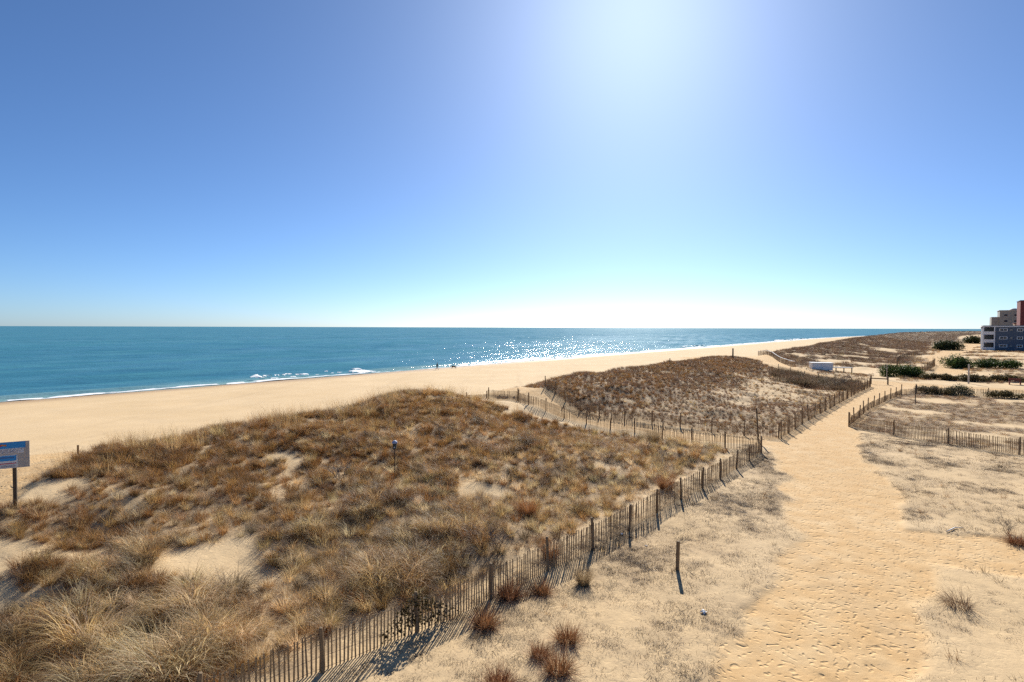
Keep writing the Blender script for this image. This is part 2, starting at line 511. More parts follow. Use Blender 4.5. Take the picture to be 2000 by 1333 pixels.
# ------------------------------------------------------------------ sea
SA = np.radians(np.linspace(-62, 62, 760))
SR = np.concatenate([np.exp(np.arange(math.log(40), math.log(420), 0.0065)), np.exp(np.arange(math.log(420), math.log(45000), 0.03))])
RR, AA = np.meshgrid(SR, SA, indexing='ij')
WX, WY = RR * np.sin(AA), RR * np.cos(AA)
WS, WT = st(WX, WY)
off = np.clip(-WT, 0, None)
amp = sm(off, 2, 30) * (1 - sm(RR, 700, 1500))
ph = WT + 3.5 * fbm(WS, WT, 60, 91, 2)
WZ = amp * (0.20 * np.sin(ph / 3.6) * (0.5 + .5 * noise(WS, WT, 45, 92)) + 0.12 * np.sin((ph * .94 + .33 * WS) / 2.1) + 0.12 * noise(WS * .35, WT, 5, 93))
WZ = WZ + 0.45 * np.exp(-((WT + 9 + 1.2 * noise(WS, WS * 0, 25, 94)) / 1.6) ** 2) * sm(noise(WS, WS * 0, 38, 95), -.1, .5) * (RR < 600)
nr, na = WX.shape
ii = np.arange(nr * na).reshape(nr, na)
Qw = np.stack([ii[:-1, :-1], ii[:-1, 1:], ii[1:, 1:], ii[1:, :-1]], -1).reshape(-1, 4)[:, ::-1]
kw = (WT.ravel()[Qw].mean(1) < 5)
qw = Qw[kw]; idx, inv = np.unique(qw, return_inverse=True)
me = mesh_np("sea", np.stack([WX, WY, WZ], -1).reshape(-1, 3)[idx], inv.reshape(-1, 4), [M['water']], True)
attr(me, "rough", (0.14 - 0.02 * sm(off, 60, 400)).ravel()[idx])      # wind ripples offshore are too fine to build
attr(me, "shallow", (1 - sm(off + 3 * fbm(WS, WT, 14, 97, 2), 2, 16)).ravel()[idx])
tag(link("sea", me), "blue green sea with small waves and sun glitter", "sea", kind="structure")

# surf: broken foam along the waterline and one small breaker
fs_ = np.concatenate([np.arange(-70, 260, 0.4), np.arange(260, 1500, 3.0)]); ftt = np.arange(-16, 2.0, 0.22)
FS, FT = np.meshgrid(fs_, ftt, indexing='ij')
FX, FY = xy(FS, FT)
cq = np.clip(FS - 600, 0, None); sh_ = np.where(cq < 900, 40 * (cq / 510) ** 2, 0)
FX, FY = xy(FS, FT + sh_)
edge = -3.2 + 1.1 * fbm(FS, FS * 0, 16, 101, 3)
wid = 1.3 + 1.2 * fbm(FS, FS * 0, 14, 103, 3) + 2.2 * sm(FS, 110, 170)
brk = band(FS, 58, 88, 5)
br2 = band(FS, 500, 640, 20) + band(FS, 300, 340, 10)
nn = fbm(FS * .55, FT, 1.6, 105, 3); n5 = fbm(FS * .3, FT, 4, 107, 2)
inside = (FT < edge) & (((FT > edge - wid) & (nn > -.95 + .6 * (edge - FT) / np.maximum(wid, .2)))
                        | ((brk > .3) & (FT > edge - 8.5 * brk) & (fbm(FS * .45, FT, .9, 109, 3) + .7 * n5 > .12 + .5 * np.abs((edge - FT) / 6 - .75)))
                        | ((br2 > .3) & (FT > edge - 10) & (nn + n5 > .0))
                        )
FZ = np.maximum(height(FX, FY, False), 0.02) + 0.05 + 0.05 * nn + brk * (0.55 * np.exp(-((FT - edge + 6.5) / 1.6) ** 2) * (0.7 + .5 * nn) + .12) + .5 * br2 * np.exp(-((FT - edge + 7) / 2) ** 2)
FZ = FZ + 0.30 * (amp.max() > 0) * sm(edge - FT, 1, 6) * (inside)
nr, na = FX.shape
ii = np.arange(nr * na).reshape(nr, na)
Qf = np.stack([ii[:-1, :-1], ii[:-1, 1:], ii[1:, 1:], ii[1:, :-1]], -1).reshape(-1, 4)
kf = inside.ravel()[Qf].sum(1) >= 3
idx, inv = np.unique(Qf[kf], return_inverse=True)
me = mesh_np("surf_foam", np.stack([FX, FY, FZ], -1).reshape(-1, 3)[idx], inv.reshape(-1, 4), [M['foam']], True)
tag(link("surf_foam", me), "white surf foam washing along the waterline", "foam", kind="stuff")

# ------------------------------------------------------------------ dry grass and weeds (nobody could count the blades: stuff)
def clump(rng, n, rad, L, width, el, droop, lean=0.0, segs=3, curl=0.5):
    """n blades from a tuft of radius rad: quad strips that rise, lean and droop"""
    a0 = rng.uniform(0, 2 * np.pi, n); rr = rad * np.sqrt(rng.uniform(0, 1, n))
    root = np.stack([rr * np.cos(a0), rr * np.sin(a0), np.full(n, -0.04)], -1)
    az = a0 + rng.normal(0, 0.6, n)
    dx, dy = np.cos(az) + lean, np.sin(az)
    az = np.arctan2(dy, dx)
    ln = rng.uniform(L[0], L[1], n); e0 = np.radians(rng.uniform(el[0], el[1], n))
    dr = np.radians(rng.uniform(droop[0], droop[1], n)); tw = rng.normal(0, curl, n)
    face = az + np.pi / 2 + rng.normal(0, 0.7, n)
    side = np.stack([np.cos(face), np.sin(face), np.zeros(n)], -1)
    P = root.copy(); rings = []
    for k in range(segs + 1):
        u = k / segs
        w = width * (1 - u) ** 0.7 + 0.0008
        rings.append(np.stack([P - side * w / 2, P + side * w / 2], 1))
        e = e0 - dr * (u + .5 / segs) ** 1.4; a = az + tw * u
        P = P + (ln / segs)[:, None] * np.stack([np.cos(e) * np.cos(a), np.cos(e) * np.sin(a), np.sin(e)], -1)
    V = np.stack(rings, 1).reshape(-1, 3)                       # n, segs+1, 2
    base = np.arange(n)[:, None] * (segs + 1) * 2
    F = np.concatenate([np.stack([base[:, 0] + 2 * k, base[:, 0] + 2 * k + 1, base[:, 0] + 2 * k + 3, base[:, 0] + 2 * k + 2], -1) for k in range(segs)])
    bv = np.repeat(rng.uniform(0, 1, n), (segs + 1) * 2)
    return V, F, bv


def gn_scatter(nvar):
    ng = bpy.data.node_groups.new("scatter_%d" % nvar, 'GeometryNodeTree')
    ng.interface.new_socket("Geometry", in_out='INPUT', socket_type='NodeSocketGeometry')
    ng.interface.new_socket("Geometry", in_out='OUTPUT', socket_type='NodeSocketGeometry')
    N = ng.nodes; gi = N.new("NodeGroupInput"); go = N.new("NodeGroupOutput")

    def named(name, typ):
        a = N.new("GeometryNodeInputNamedAttribute"); a.data_type = typ; a.inputs[0].default_value = name
        return a.outputs[0]

    def sep(val):
        c = N.new("FunctionNodeCompare"); c.data_type = 'INT'; c.operation = 'EQUAL'
        ng.links.new(named("variant", 'INT'), c.inputs[2]); c.inputs[3].default_value = val
        s = N.new("GeometryNodeSeparateGeometry"); s.domain = 'POINT'
        ng.links.new(gi.outputs[0], s.inputs[0]); ng.links.new(c.outputs[0], s.inputs[1])
        return s.outputs[0]
    g2i = N.new("GeometryNodeGeometryToInstance")
    for k in range(nvar, 0, -1): ng.links.new(sep(k), g2i.inputs[0])
    iop = N.new("GeometryNodeInstanceOnPoints")
    ng.links.new(sep(0), iop.inputs["Points"]); ng.links.new(g2i.outputs[0], iop.inputs["Instance"])
    iop.inputs["Pick Instance"].default_value = True
    ng.links.new(named("pick", 'INT'), iop.inputs["Instance Index"])
    er = N.new("FunctionNodeEulerToRotation"); ng.links.new(named("rot", 'FLOAT_VECTOR'), er.inputs[0])
    ng.links.new(er.outputs[0], iop.inputs["Rotation"])
    ng.links.new(named("scl", 'FLOAT_VECTOR'), iop.inputs["Scale"])
    ng.links.new(iop.outputs[0], go.inputs[0])
    return ng


GN = {}


def scatter_object(name, clumps, P, rot, scl, pick, tint, label, cat):
    nv = len(clumps); npt = len(P)
    V = [P]; F = []; var = [np.zeros(npt, int)]; bl = [np.zeros(npt)]; off_ = npt
    for k, (v, f, b) in enumerate(clumps):
        V.append(v); F.append(f + off_); var.append(np.full(len(v), k + 1)); bl.append(b); off_ += len(v)
    V = np.concatenate(V); F = np.concatenate(F); extra = len(V) - npt
    me = mesh_np(name, V, F, [M['grass']], True)
    attr(me, "variant", np.concatenate(var), 'INT'); attr(me, "blade", np.concatenate(bl))
    attr(me, "pick", np.concatenate([pick, np.zeros(extra, int)]), 'INT')
    attr(me, "rot", np.concatenate([rot, np.zeros((extra, 3))]), 'FLOAT_VECTOR')
    attr(me, "scl", np.concatenate([scl, np.ones((extra, 3))]), 'FLOAT_VECTOR')
    attr(me, "tint", np.concatenate([np.c_[tint, np.ones(npt)], np.ones((extra, 4))]), 'FLOAT_COLOR')
    o = link(name, me)
    if nv not in GN: GN[nv] = gn_scatter(nv)
    md = o.modifiers.new("scatter", 'NODES'); md.node_group = GN[nv]
    return tag(o, label, cat, kind="stuff")


def points(s0, s1, t0, t1, dens, cover, seed, rmin=9, rmax=4000):
    rng = np.random.default_rng(seed)
    n = int((s1 - s0) * (t1 - t0) * dens)
    s = rng.uniform(s0, s1, n); t = rng.uniform(t0, t1, n)
    q = np.clip(s - 600, 0, None)
    x, y = xy(s, t + np.where(q < 900, 40 * (q / 510) ** 2, 124.6 + (q - 900) * .277))
    r = np.hypot(x, y)
    k = (y > 6) & (np.abs(x) < 1.02 * y + 6) & (r > rmin) & (r < rmax)
    x, y, s, t = x[k], y[k], s[k], t[k]
    c = cover(x, y, s, t)
    k = rng.uniform(0, 1, len(x)) < c
    return x[k], y[k], s[k], t[k], c[k], rng


def palette(rng, n, w, cols, jit=0.32):
    """w: (n,k) weights over k colours"""
    cols = np.array(cols); w = np.asarray(w, float)
    cum = np.cumsum(w / w.sum(1, keepdims=True), 1)
    idx = (rng.uniform(0, 1, (n, 1)) > cum[:, :-1]).sum(1)
    c = cols[idx] * rng.uniform(1 - jit, 1 + jit, (n, 1)) * rng.uniform(.95, 1.05, (n, 3))
    return c


STRAW, BLOND, GOLD, BROWN, RUST, DARK, GREY, OLIVE, PURPLE = (.57, .40, .185), (.68, .53, .31), (.42, .245, .088), (.27, .135, .045), (.28, .125, .035), (.085, .05, .022), (.26, .195, .13), (.20, .155, .06), (.165, .10, .065)
crng = np.random.default_rng(3)
TUSSOCK = [clump(crng, 190, .16, (.55, 1.15), .0095, (50, 88), (60, 150), lean=l, segs=4, curl=.5) for l in (.0, .35, .6, .9, .5)]
UPRIGHT = [clump(crng, 120, .15, (.35, .8), .0075, (50, 88), (10, 75), lean=l, segs=3, curl=.35) for l in (0, .2, .45, .3)]
MATTED = [clump(crng, 110, .22, (.25, .6), .0075, (5, 60), (10, 70), lean=l, segs=3, curl=.8) for l in (0, .4, .8, .3)]
STALKS = [clump(crng, 26, .18, (.7, 1.25), .006, (70, 89), (0, 40), lean=.1, segs=3, curl=.2) for _ in range(3)]
WEEDS = [clump(crng, 46, .22, (.07, .27), .013, (0, 42), (-20, 50), lean=l, segs=3, curl=1.5) for l in (0, .3, .6, .2)]
TWIGS = [clump(crng, 36, .10, (.1, .4), .010, (20, 85), (-20, 60), lean=.0, segs=3, curl=1.2) for _ in range(3)]
BRUSH = [clump(crng, 90, .45, (.25, .75), .020, (35, 88), (0, 60), lean=l, segs=2, curl=.5) for l in (0, .3, .5)]


def lay(name, clumps, x, y, rng, size, tint, label, cat, wind=0.8, jitter=1.0, squash=None):
    n = len(x)
    z = height(x, y, False)
    # the wind field turns the lean of neighbouring tufts the same way
    ang = wind + 2.0 * fbm(x, y, 3.2, 201, 2) + rng.normal(0, jitter, n)
    e = 0.3
    gx = (height(x + e, y, False) - height(x - e, y, False)) / (2 * e); gy = (height(x, y + e, False) - height(x, y - e, False)) / (2 * e)
    rot = np.stack([np.arctan(gy) * .6, -np.arctan(gx) * .6, ang], -1)
    scl = size[:, None] * np.stack([np.ones(n), np.ones(n), np.ones(n) if squash is None else squash], -1)
    return scatter_object(name, clumps, np.stack([x, y, z], -1), rot, scl, rng.integers(0, len(clumps), n), tint, label, cat)


# big tussocks on the front dune
def c_front(x, y, s, t): return zone_cover(x, y)[0]


def tall_front(x, y, s, t):
    """where the grass stands tall: the crown of the dune and its lower left"""
    return np.clip(1 - sm(t, 82, 90) * sm(s, 14, 24), .0, 1)


x, y, s, t, c, rng = points(-14, 42, 60, 91.2, 6.5, lambda x, y, s, t: c_front(x, y, s, t) * tall_front(x, y, s, t) * (1 - sm(t, 89.8, 90.6)) * (0.25 + .75 * sm(t, 63, 68)) * (.06 + .94 * sm(fbm(x, y, 1.7, 301, 2) + .25 * sm(t, 79, 86) * (1 - sm(s, 10, 20)), -.25, .45)), 11)
low = sm(t, 79, 86) * (1 - sm(s, 10, 20)); nzz = sm(fbm(x, y, 2.2, 303, 2), -.25, .35)
w = np.stack([(.35 + 2.2 * low) * (1.15 - nzz), (.10 + 2.0 * low) * (1.1 - nzz), .9 - .5 * low, (1.0 - .45 * low) * (.5 + nzz), .4 * nzz, .25 + .35 * nzz + .5 * low * nzz], -1)  # clump tones; extra dark and blond imitate shadowed gaps and highlights by colour
lay("dune_grass", TUSSOCK, x, y, rng, rng.uniform(.55, 1.05, len(x)) * (.62 + .60 * low) * (.72 + .62 * sm(fbm(x, y, 1.7, 301, 2), -.1, .8)), palette(rng, len(x), w, [STRAW, BLOND, GOLD, BROWN, RUST, DARK]),
    "tall windswept dune grass covering the front dune", "dune grass", wind=2.6, jitter=.4)

x, y, s, t, c, rng = points(-14, 42, 60, 91.6, 10.0, lambda x, y, s, t: c_front(x, y, s, t) * (1 - sm(t, 90.2, 90.8) * (1 - sm(s, 10, 14))) * (0.25 + .75 * sm(t, 63, 68)), 12)
low = np.maximum(sm(t, 79, 86) * (1 - sm(s, 10, 20)), .85 * sm(t, 80, 88))
w = np.stack([.2 + 1.4 * low, .1 + .9 * low, .7 + 0 * s, 1.2 - .5 * low, .3 - .2 * low, .2 + 0 * s, .15 + .6 * low], -1)
lay("short_grass", UPRIGHT + MATTED, x, y, rng, rng.uniform(.45, 1.0, len(x)), palette(rng, len(x), w, [STRAW, BLOND, GOLD, BROWN, RUST, DARK, GREY], .3),
    "short matted dry grass filling the front dune between tussocks", "dry grass", wind=2.6)

x, y, s, t, c, rng = points(-6, 39, 62, 75, 2.0, lambda x, y, s, t: c_front(x, y, s, t) * sm(fbm(x, y, 3, 305, 2), -.1, .5), 13)
lay("grass_stalks", STALKS, x, y, rng, rng.uniform(.6, 1.35, len(x)), palette(rng, len(x), np.ones((len(x), 3)), [STRAW, GOLD, BROWN]),
    "thin upright seed stalks along the front dune crest", "grass stalks")

x, y, s, t, c, rng = points(-2, 39, 64, 71, .55, lambda x, y, s, t: c_front(x, y, s, t) * sm(fbm(x, y, 2.5, 309, 2), -.2, .4), 14)
lay("crest_grass", UPRIGHT, x, y, rng, rng.uniform(1.0, 1.9, len(x)), palette(rng, len(x), np.ones((len(x), 3)), [BROWN, GOLD, STRAW]),
    "taller upright grass standing up along the front dune skyline", "dune grass")

# the second dune and the small dunes beyond it
def c_second(x, y, s, t): return zone_cover(x, y)[1]


x, y, s, t, c, rng = points(45, 124, 60, 94, 13, lambda x, y, s, t: c_second(x, y, s, t) * (.35 + .65 * sm(t, 64, 68)), 21)
up = 1 - sm(t, 76, 84)
nq = sm(fbm(x, y, 6, 331, 2), -.4, .4)
w = np.stack([1.0 + 0 * s, (.9 + .6 * up) * (.5 + nq), .12 + 0 * s, .7 * (1 - up) * (1.3 - nq) + .15, .28 * (1 - up) * (1.2 - nq), .12 * up + .04], -1)
lay("dune_brush", UPRIGHT + MATTED, x, y, rng, rng.uniform(.32, .66, len(x)) * (.8 + .35 * up), palette(rng, len(x), w, [BROWN, PURPLE, DARK, GREY, STRAW, GOLD]),
    "brown brush and dry grass covering the second dune", "brush", wind=2.4)

x, y, s, t, c, rng = points(122, 420, 60, 99, .95, lambda x, y, s, t: zone_cover(x, y)[2] * (.4 + .6 * sm(t, 63, 68)), 22)
w = np.stack([1.0 + 0 * s, 1.1 + 0 * s, .35 + 0 * s, .5 + 0 * s, .15 + 0 * s], -1)
lay("far_brush", BRUSH, x, y, rng, rng.uniform(.8, 1.4, len(x)), palette(rng, len(x), w, [(.19, .112, .062), (.14, .088, .062), (.07, .045, .025), (.2, .15, .11), (.26, .17, .07)]),
    "low brown brush over the far dunes beside the beach", "brush")
x, y, s, t, c, rng = points(420, 2600, 60, 112, .10, lambda x, y, s, t: np.ones_like(x) * (1 - path_mask(x, y)), 23)
w = np.stack([1.0 + 0 * s, 1.1 + 0 * s, .3 + 0 * s, .4 + 0 * s], -1)
lay("distant_brush", BRUSH, x, y, rng, rng.uniform(2.0, 3.6, len(x)), palette(rng, len(x), w, [(.16, .10, .06), (.13, .085, .06), (.07, .05, .03), (.18, .14, .10)]),
    "brown vegetation on the distant dunes below the horizon", "brush", squash=np.full(len(x), .4))

# fenced plot by the path and the ground behind it
x, y, s, t, c, rng = points(50, 92, 96, 135, 13.0, lambda x, y, s, t: zone_cover(x, y)[3], 24)
w = np.stack([1.0 + 0 * s, .7 + 0 * s, .3 + 0 * s, .9 + 0 * s, .5 + .5 * sm(t, 110, 118), .4 + 0 * s], -1)
lay("plot_weeds", MATTED + WEEDS + WEEDS, x, y, rng, rng.uniform(.45, 1.0, len(x)), palette(rng, len(x), w, [BROWN, PURPLE, DARK, GREY, RUST, STRAW]),
    "low dead weeds and grass inside the fenced plot", "weeds")
x, y, s, t, c, rng = points(100, 330, 97, 150, 1.2, lambda x, y, s, t: zone_cover(x, y)[5], 25)
w = np.stack([1.0 + 0 * s, .7 + 0 * s, .3 + 0 * s, .9 + 0 * s, .4 + 0 * s], -1)
lay("back_brush", BRUSH, x, y, rng, rng.uniform(.35, .9, len(x)), palette(rng, len(x), w, [BROWN, PURPLE, DARK, GREY, STRAW]),
    "dry brush on the sand before the buildings", "brush")

# sparse weeds on the sand beside the path
x, y, s, t, c, rng = points(-4, 54, 91.6, 118, 88, lambda x, y, s, t: zone_cover(x, y)[4] * (.14 + .86 * sm(fbm(x, y, 1.4, 311, 3) + .5 * noise(x, y, 5.0, 312) - .55 * sm(t, 98.5, 101), -.6, .3)), 31)
w = np.stack([1.0 + 0 * s, .8 + 0 * s, .9 + 0 * s, .35 + 0 * s], -1)
lay("dead_weeds", WEEDS, x, y, rng, rng.uniform(.3, 1.0, len(x)), palette(rng, len(x), w, [(.115, .076, .05), (.11, .062, .032), (.05, .033, .02), (.10, .062, .048)]),
    "sparse dead weeds scattered on the sand beside the path", "dead weeds")
x, y, s, t, c, rng = points(-4, 54, 91.6, 118, 1.0, lambda x, y, s, t: zone_cover(x, y)[4] * sm(fbm(x, y, 3.4, 313, 2), -.2, .5), 32)
lay("dry_twigs", TWIGS, x, y, rng, rng.uniform(.5, 1.1, len(x)), palette(rng, len(x), np.ones((len(x), 3)), [GREY, DARK, BROWN]),
    "small dry twiggy plants standing in the weedy sand", "twigs")
# rank growth along the foot of the fences
x, y, s, t, c, rng = points(11, 40, 90.8, 93.4, 4, lambda x, y, s, t: .25 + .75 * sm(fbm(x, y, 2.2, 315, 2), -.1, .5), 33)
w = np.stack([1.0 + 0 * s, .6 + 0 * s, .5 + 0 * s, .5 + 0 * s], -1)
lay("fence_weeds", MATTED + TWIGS, x, y, rng, rng.uniform(.4, .9, len(x)), palette(rng, len(x), w, [GREY, BROWN, DARK, STRAW]),
    "dry weeds tangled along the foot of the long front fence", "weeds")

# dark scrub at the far end of the second dune
x, y, s, t, c, rng = points(84, 102, 81.5, 94, 6, lambda x, y, s, t: sm(fbm(x, y, 4, 321, 2) + .9 * sm(s, 88, 95), -.1, .4) * (1 - path_mask(x, y)), 41)
w = np.stack([1.0 + 0 * s, 1.0 + 0 * s, .8 + 0 * s, .5 + 0 * s], -1)
lay("dark_scrub", TWIGS + BRUSH, x, y, rng, rng.uniform(.9, 1.9, len(x)), palette(rng, len(x), w, [(.13, .08, .045), PURPLE, (.085, .07, .04), GREY]),
    "dark leafless scrub at the far end of the second dune", "scrub")

# ------------------------------------------------------------------ sand fences
def slat_mesh(i):
    r = random.Random(i); mb = MB(); h = 1.22
    mb.box((0, 0, h / 2), (.038 + r.uniform(-.004, .004), .010, h + r.uniform(-.02, .02)))
    me = mb.mesh("slat", M['slat'])
    for v in me.vertices:
        v.co.x += r.uniform(-.003, .003) + .006 * math.sin(v.co.z * 3 + i); v.co.z += r.uniform(-.008, .008)
    return me


SLATS = [slat_mesh(i) for i in range(5)]
POSTS = []
for i in range(4):
    mb = MB(); r = random.Random(50 + i)
    mb.tube([(0, 0, 0), (r.uniform(-.01, .01), r.uniform(-.01, .01), .8), (r.uniform(-.015, .015), 0, 1.75), (r.uniform(-.015, .015), 0, 1.80)], [.052, .05, .047, .036], 8)
    POSTS.append(mb.mesh("post", M['post']))


def fence(label, line, singles=300, pitch=0.102, post_gap=2.45, slat_h=1.0, post_top=1.18, sink=0.06, lean=0.0, post_side=0.05, group=None, wig=0.05, seed=0, post_offsets=None, name="sand_fence", rail=None):
    """slats woven on wires between round posts; line: list of (x, y)"""
    r = random.Random(seed + 900)
    P = [Vector((a, b, 0)) for a, b in line]
    seg = [(P[i + 1] - P[i]).length for i in range(len(P) - 1)]; tot = sum(seg)

    def at(d):
        for i, L in enumerate(seg):
            if d <= L or i == len(seg) - 1:
                u = min(max(d / L, 0), 1); v = P[i].lerp(P[i + 1], u); t_ = (P[i + 1] - P[i]).normalized()
                return v, t_
            d -= L
    root = empty(name, (line[0][0], line[0][1], zat(*line[0])))
    O = Vector(root.location)
    tag(root, label, "fence", group)
    n = int(tot / pitch)
    ds = [(i + .5) * tot / n for i in range(n)]
    xs = []
    for d in ds:
        v, t_ = at(d); nrm = Vector((-t_.y, t_.x, 0))
        v = v + nrm * wig * float(noise(np.array([d]), np.array([seed * 7.0]), 1.9, 5)[0]); xs.append((d, v, t_))
    Z = height(np.array([v.x for _, v, _ in xs]), np.array([v.y for _, v, _ in xs]), False)
    # the roll sags between posts, so the tops follow a smoothed ground line
    k = np.ones(25) / 25; Zs = np.convolve(np.pad(Z, 12, mode='edge'), k, 'valid')
    items = []
    for (d, v, t_), z in zip(xs, Zs):
        sag = -.045 * math.sin(math.pi * ((d % post_gap) / post_gap))
        if r.random() < .012: continue
        zz = z - sink + sag + r.gauss(0, .014) - (r.uniform(.08, .3) if r.random() < .03 else 0)
        a = math.atan2(t_.y, t_.x) + r.gauss(0, .12)
        nrm = Vector((-t_.y, t_.x, 0))
        items.append((v.x, v.y, zz, a, r.gauss(0, .018), r.gauss(lean, .02), r.randrange(5), slat_h / 1.22 * r.uniform(.97, 1.02)))
    items.sort(key=lambda q: math.hypot(q[0], q[1]))
    for (x_, y_, z_, a, ry, rx, k_, sc) in items[:singles]:
        o = link("slat", SLATS[k_], root, Vector((x_, y_, z_)) - O, (rx, ry, a)); o.scale = (1, 1, sc)
    rest = items[singles:]
    if rest:
        mb = MB()
        for (x_, y_, z_, a, ry, rx, k_, sc) in rest:
            h = 1.22 * sc
            mb.box(Vector((x_, y_, z_ + h / 2)) - O, (.038, .010, h), rz=a, ry=ry, rx=rx)
        tag(mb.build("slat", M['slat'], root), kind="stuff")
    for hz in (.14, .42, .70, .92):
        pts = [Vector((v.x, v.y, z - sink + hz * slat_h - .045 * math.sin(math.pi * ((d % post_gap) / post_gap)))) - O for (d, v, t_), z in list(zip(xs, Zs))[::3]]
        if len(pts) > 1: MB().tube(pts, .0045, 4).build("wire", M['wire'], root)
    if rail:
        pts = [Vector((v.x, v.y, z - sink + slat_h + .02)) - O for (d, v, t_), z in list(zip(xs, Zs))[::6]]
        MB().tube(pts, .07, 4).build("rail", M[rail], root)
    npst = max(2, int(round(tot / post_gap)) + 1)
    for i in range(npst):
        d = tot * i / (npst - 1) if post_offsets is None else post_offsets[min(i, len(post_offsets) - 1)]
        v, t_ = at(d); nrm = Vector((-t_.y, t_.x, 0)); v = v - nrm * post_side
        z_ = zat(v.x, v.y); top = post_top * r.uniform(.94, 1.06)
        o = link("post", POSTS[r.randrange(4)], root, Vector((v.x, v.y, z_ + top - 1.8)) - O, (r.gauss(0, .03), r.gauss(0, .03), r.uniform(0, 6)))
    return root


fence("long weathered slat fence running from bottom of view up to the path corner", [(-8.33, 9.47), (-4.5, 12.9), (-.9, 16.5), (2.4, 20.0), (5.7, 24.0), (11.0, 30.5), (16.4, 37.2)], 300, seed=1, slat_h=1.0, post_top=1.08, post_gap=2.57)
fence("slat fence on near side of the beach crossing, backlit by pale sand", [(16.4, 37.3), (10.9, 42.0), (6.6, 46.3), (4.2, 48.8), (1.3, 52.3), (0.6, 54.2)], 300, seed=2)
fence("short slat fence across the top of front dune beside the crossing", [(.5, 54.4), (-1.0, 55.3), (-2.4, 56.3)], 60, seed=3, slat_h=1.0)
fence("low half buried slat fence on front dune crest left of the crossing", [(-2.5, 56.5), (-4.6, 57.2)], 40, seed=4, slat_h=.45, post_top=.7)
fence("slat fence on far side of the beach crossing, foot of the second dune", [(20.0, 42.4), (14.8, 45.5), (10.0, 48.7), (7.0, 50.9), (5.5, 53.6), (4.1, 57.4), (3.5, 58.9)], 300, seed=5, post_side=-.05)
fence("long slat fence between second dune and the path, casting post shadows", [(20.1, 42.4), (26.0, 50.0), (34.0, 60.0), (42.5, 70.5), (50.6, 80.2)], 300, seed=6, slat_h=1.1, post_top=1.35, post_gap=2.6)
fence("leaning slat fence along the front of the weedy plot facing the open sand", [(28.3, 47.5), (29.4, 44.2), (31.0, 40.6), (33.2, 36.9), (37.5, 33.0), (42.0, 29.5)], 150, seed=7, lean=.10, slat_h=1.1, post_gap=3.6)
fence("slat fence beside the path on left edge of the weedy plot", [(28.3, 47.7), (36.5, 58.0), (42.1, 64.0), (48.4, 70.5), (50.8, 71.4)], 200, seed=8, slat_h=.75, post_top=1.25, post_gap=3.0, post_side=.05)
fence("slat fence along the back of weedy plot beside the sandy road", [(50.9, 71.5), (56.0, 69.4), (62.0, 66.6), (74.0, 61.0)], 150, seed=9, post_gap=3.4)
fence("dark slat fence at the far end of the second dune below the white box", [(50.6, 80.4), (46.5, 88.0), (44.0, 94.0)], 0, seed=10, pitch=.14)
fence("pale slat fence curving beside the far beach crossing", [(54.8, 110.0), (57.5, 118.0), (62.0, 132.0), (66.0, 144.0), (69.5, 156.0), (71.0, 164.0)], 0, seed=11, pitch=.14, post_gap=3.2, slat_h=1.25, post_top=1.5, rail='sign_pale')
fence("slat fence with dark posts on near side of the far sandy track", [(70.6, 99.0), (77.0, 106.0), (85.0, 115.5), (93.0, 125.0), (97.0, 131.0)], 0, seed=12, pitch=.2, post_gap=2.2, post_top=1.6, slat_h=1.3)
fence("dark slat fence on seaward side of the far sandy track", [(69.0, 102.5), (78.0, 115.0), (90.0, 133.0), (104.0, 152.0), (124.0, 174.0)], 0, seed=13, pitch=.22, slat_h=1.3, post_gap=4)


# ------------------------------------------------------------------ single posts and poles
def lone_post(label, x, y, h, rad, mat='dark_wood', lean=(0, 0), cat="post", name="wooden_post"):
    z = zat(x, y); mb = MB()
    mb.tube([(0, 0, -.25), (lean[0] * .5, lean[1] * .5, h * .5), (lean[0], lean[1], h - .015), (lean[0], lean[1], h)], [rad, rad * .97, rad * .94, rad * .8], 9)
    return tag(mb.build(name, M[mat], None, (x, y, z)), label, cat)


lone_post("short round wooden post standing alone in the weedy sand before long fence", 5.6, 19.0, .98, .065, 'post', (.02, .0))
lone_post("tall thin leaning pole at the mouth of the beach crossing", 17.9, 41.1, 2.45, .055, 'dark_wood', (-.12, .1), "pole", "leaning_pole")
lone_post("thin dark pole standing inside the weedy plot", 43.6, 61.3, 2.0, .045, 'dark_wood', (0, 0), "pole", "thin_pole")
lone_post("grey slender pole beside the round green bush across the road", 60.0, 90.9, 3.2, .045, 'sign_grey', (0, 0), "pole", "slender_pole")
lone_post("grey utility post standing before the low green hedge by road", 68.2, 84.8, 2.9, .11, 'sign_grey', (0, 0), "post", "utility_post")
lone_post("dark post rising from the crest at far end of second dune", 42.6, 109.6, 2.0, .14, 'dark_wood')
lone_post("small stake on second dune skyline above the brown brush", 24.6, 88.5, .9, .07, 'post', (0, 0), "stake", "stake")
lone_post("small dark stake on the bare sand edge near the beach notice", -26.2, 34.2, .75, .06, 'post', (0, 0), "stake", "stake")

# driftwood-like rail beside the road mouth
r_ = empty("road_barrier", (53.5, 84.6, zat(53.5, 84.6))); tag(r_, "small wooden rail barrier at the road mouth beyond the fence end", "barrier")
for dx in (0, 2.3):
    MB().box((dx * .7, dx * -.6, .55), (.14, .14, 1.3)).build("post", M['dark_wood'], r_)
MB().box((.8, -.69, .85), (2.2, .07, .16), rz=-.7).build("rail", M['post'], r_)

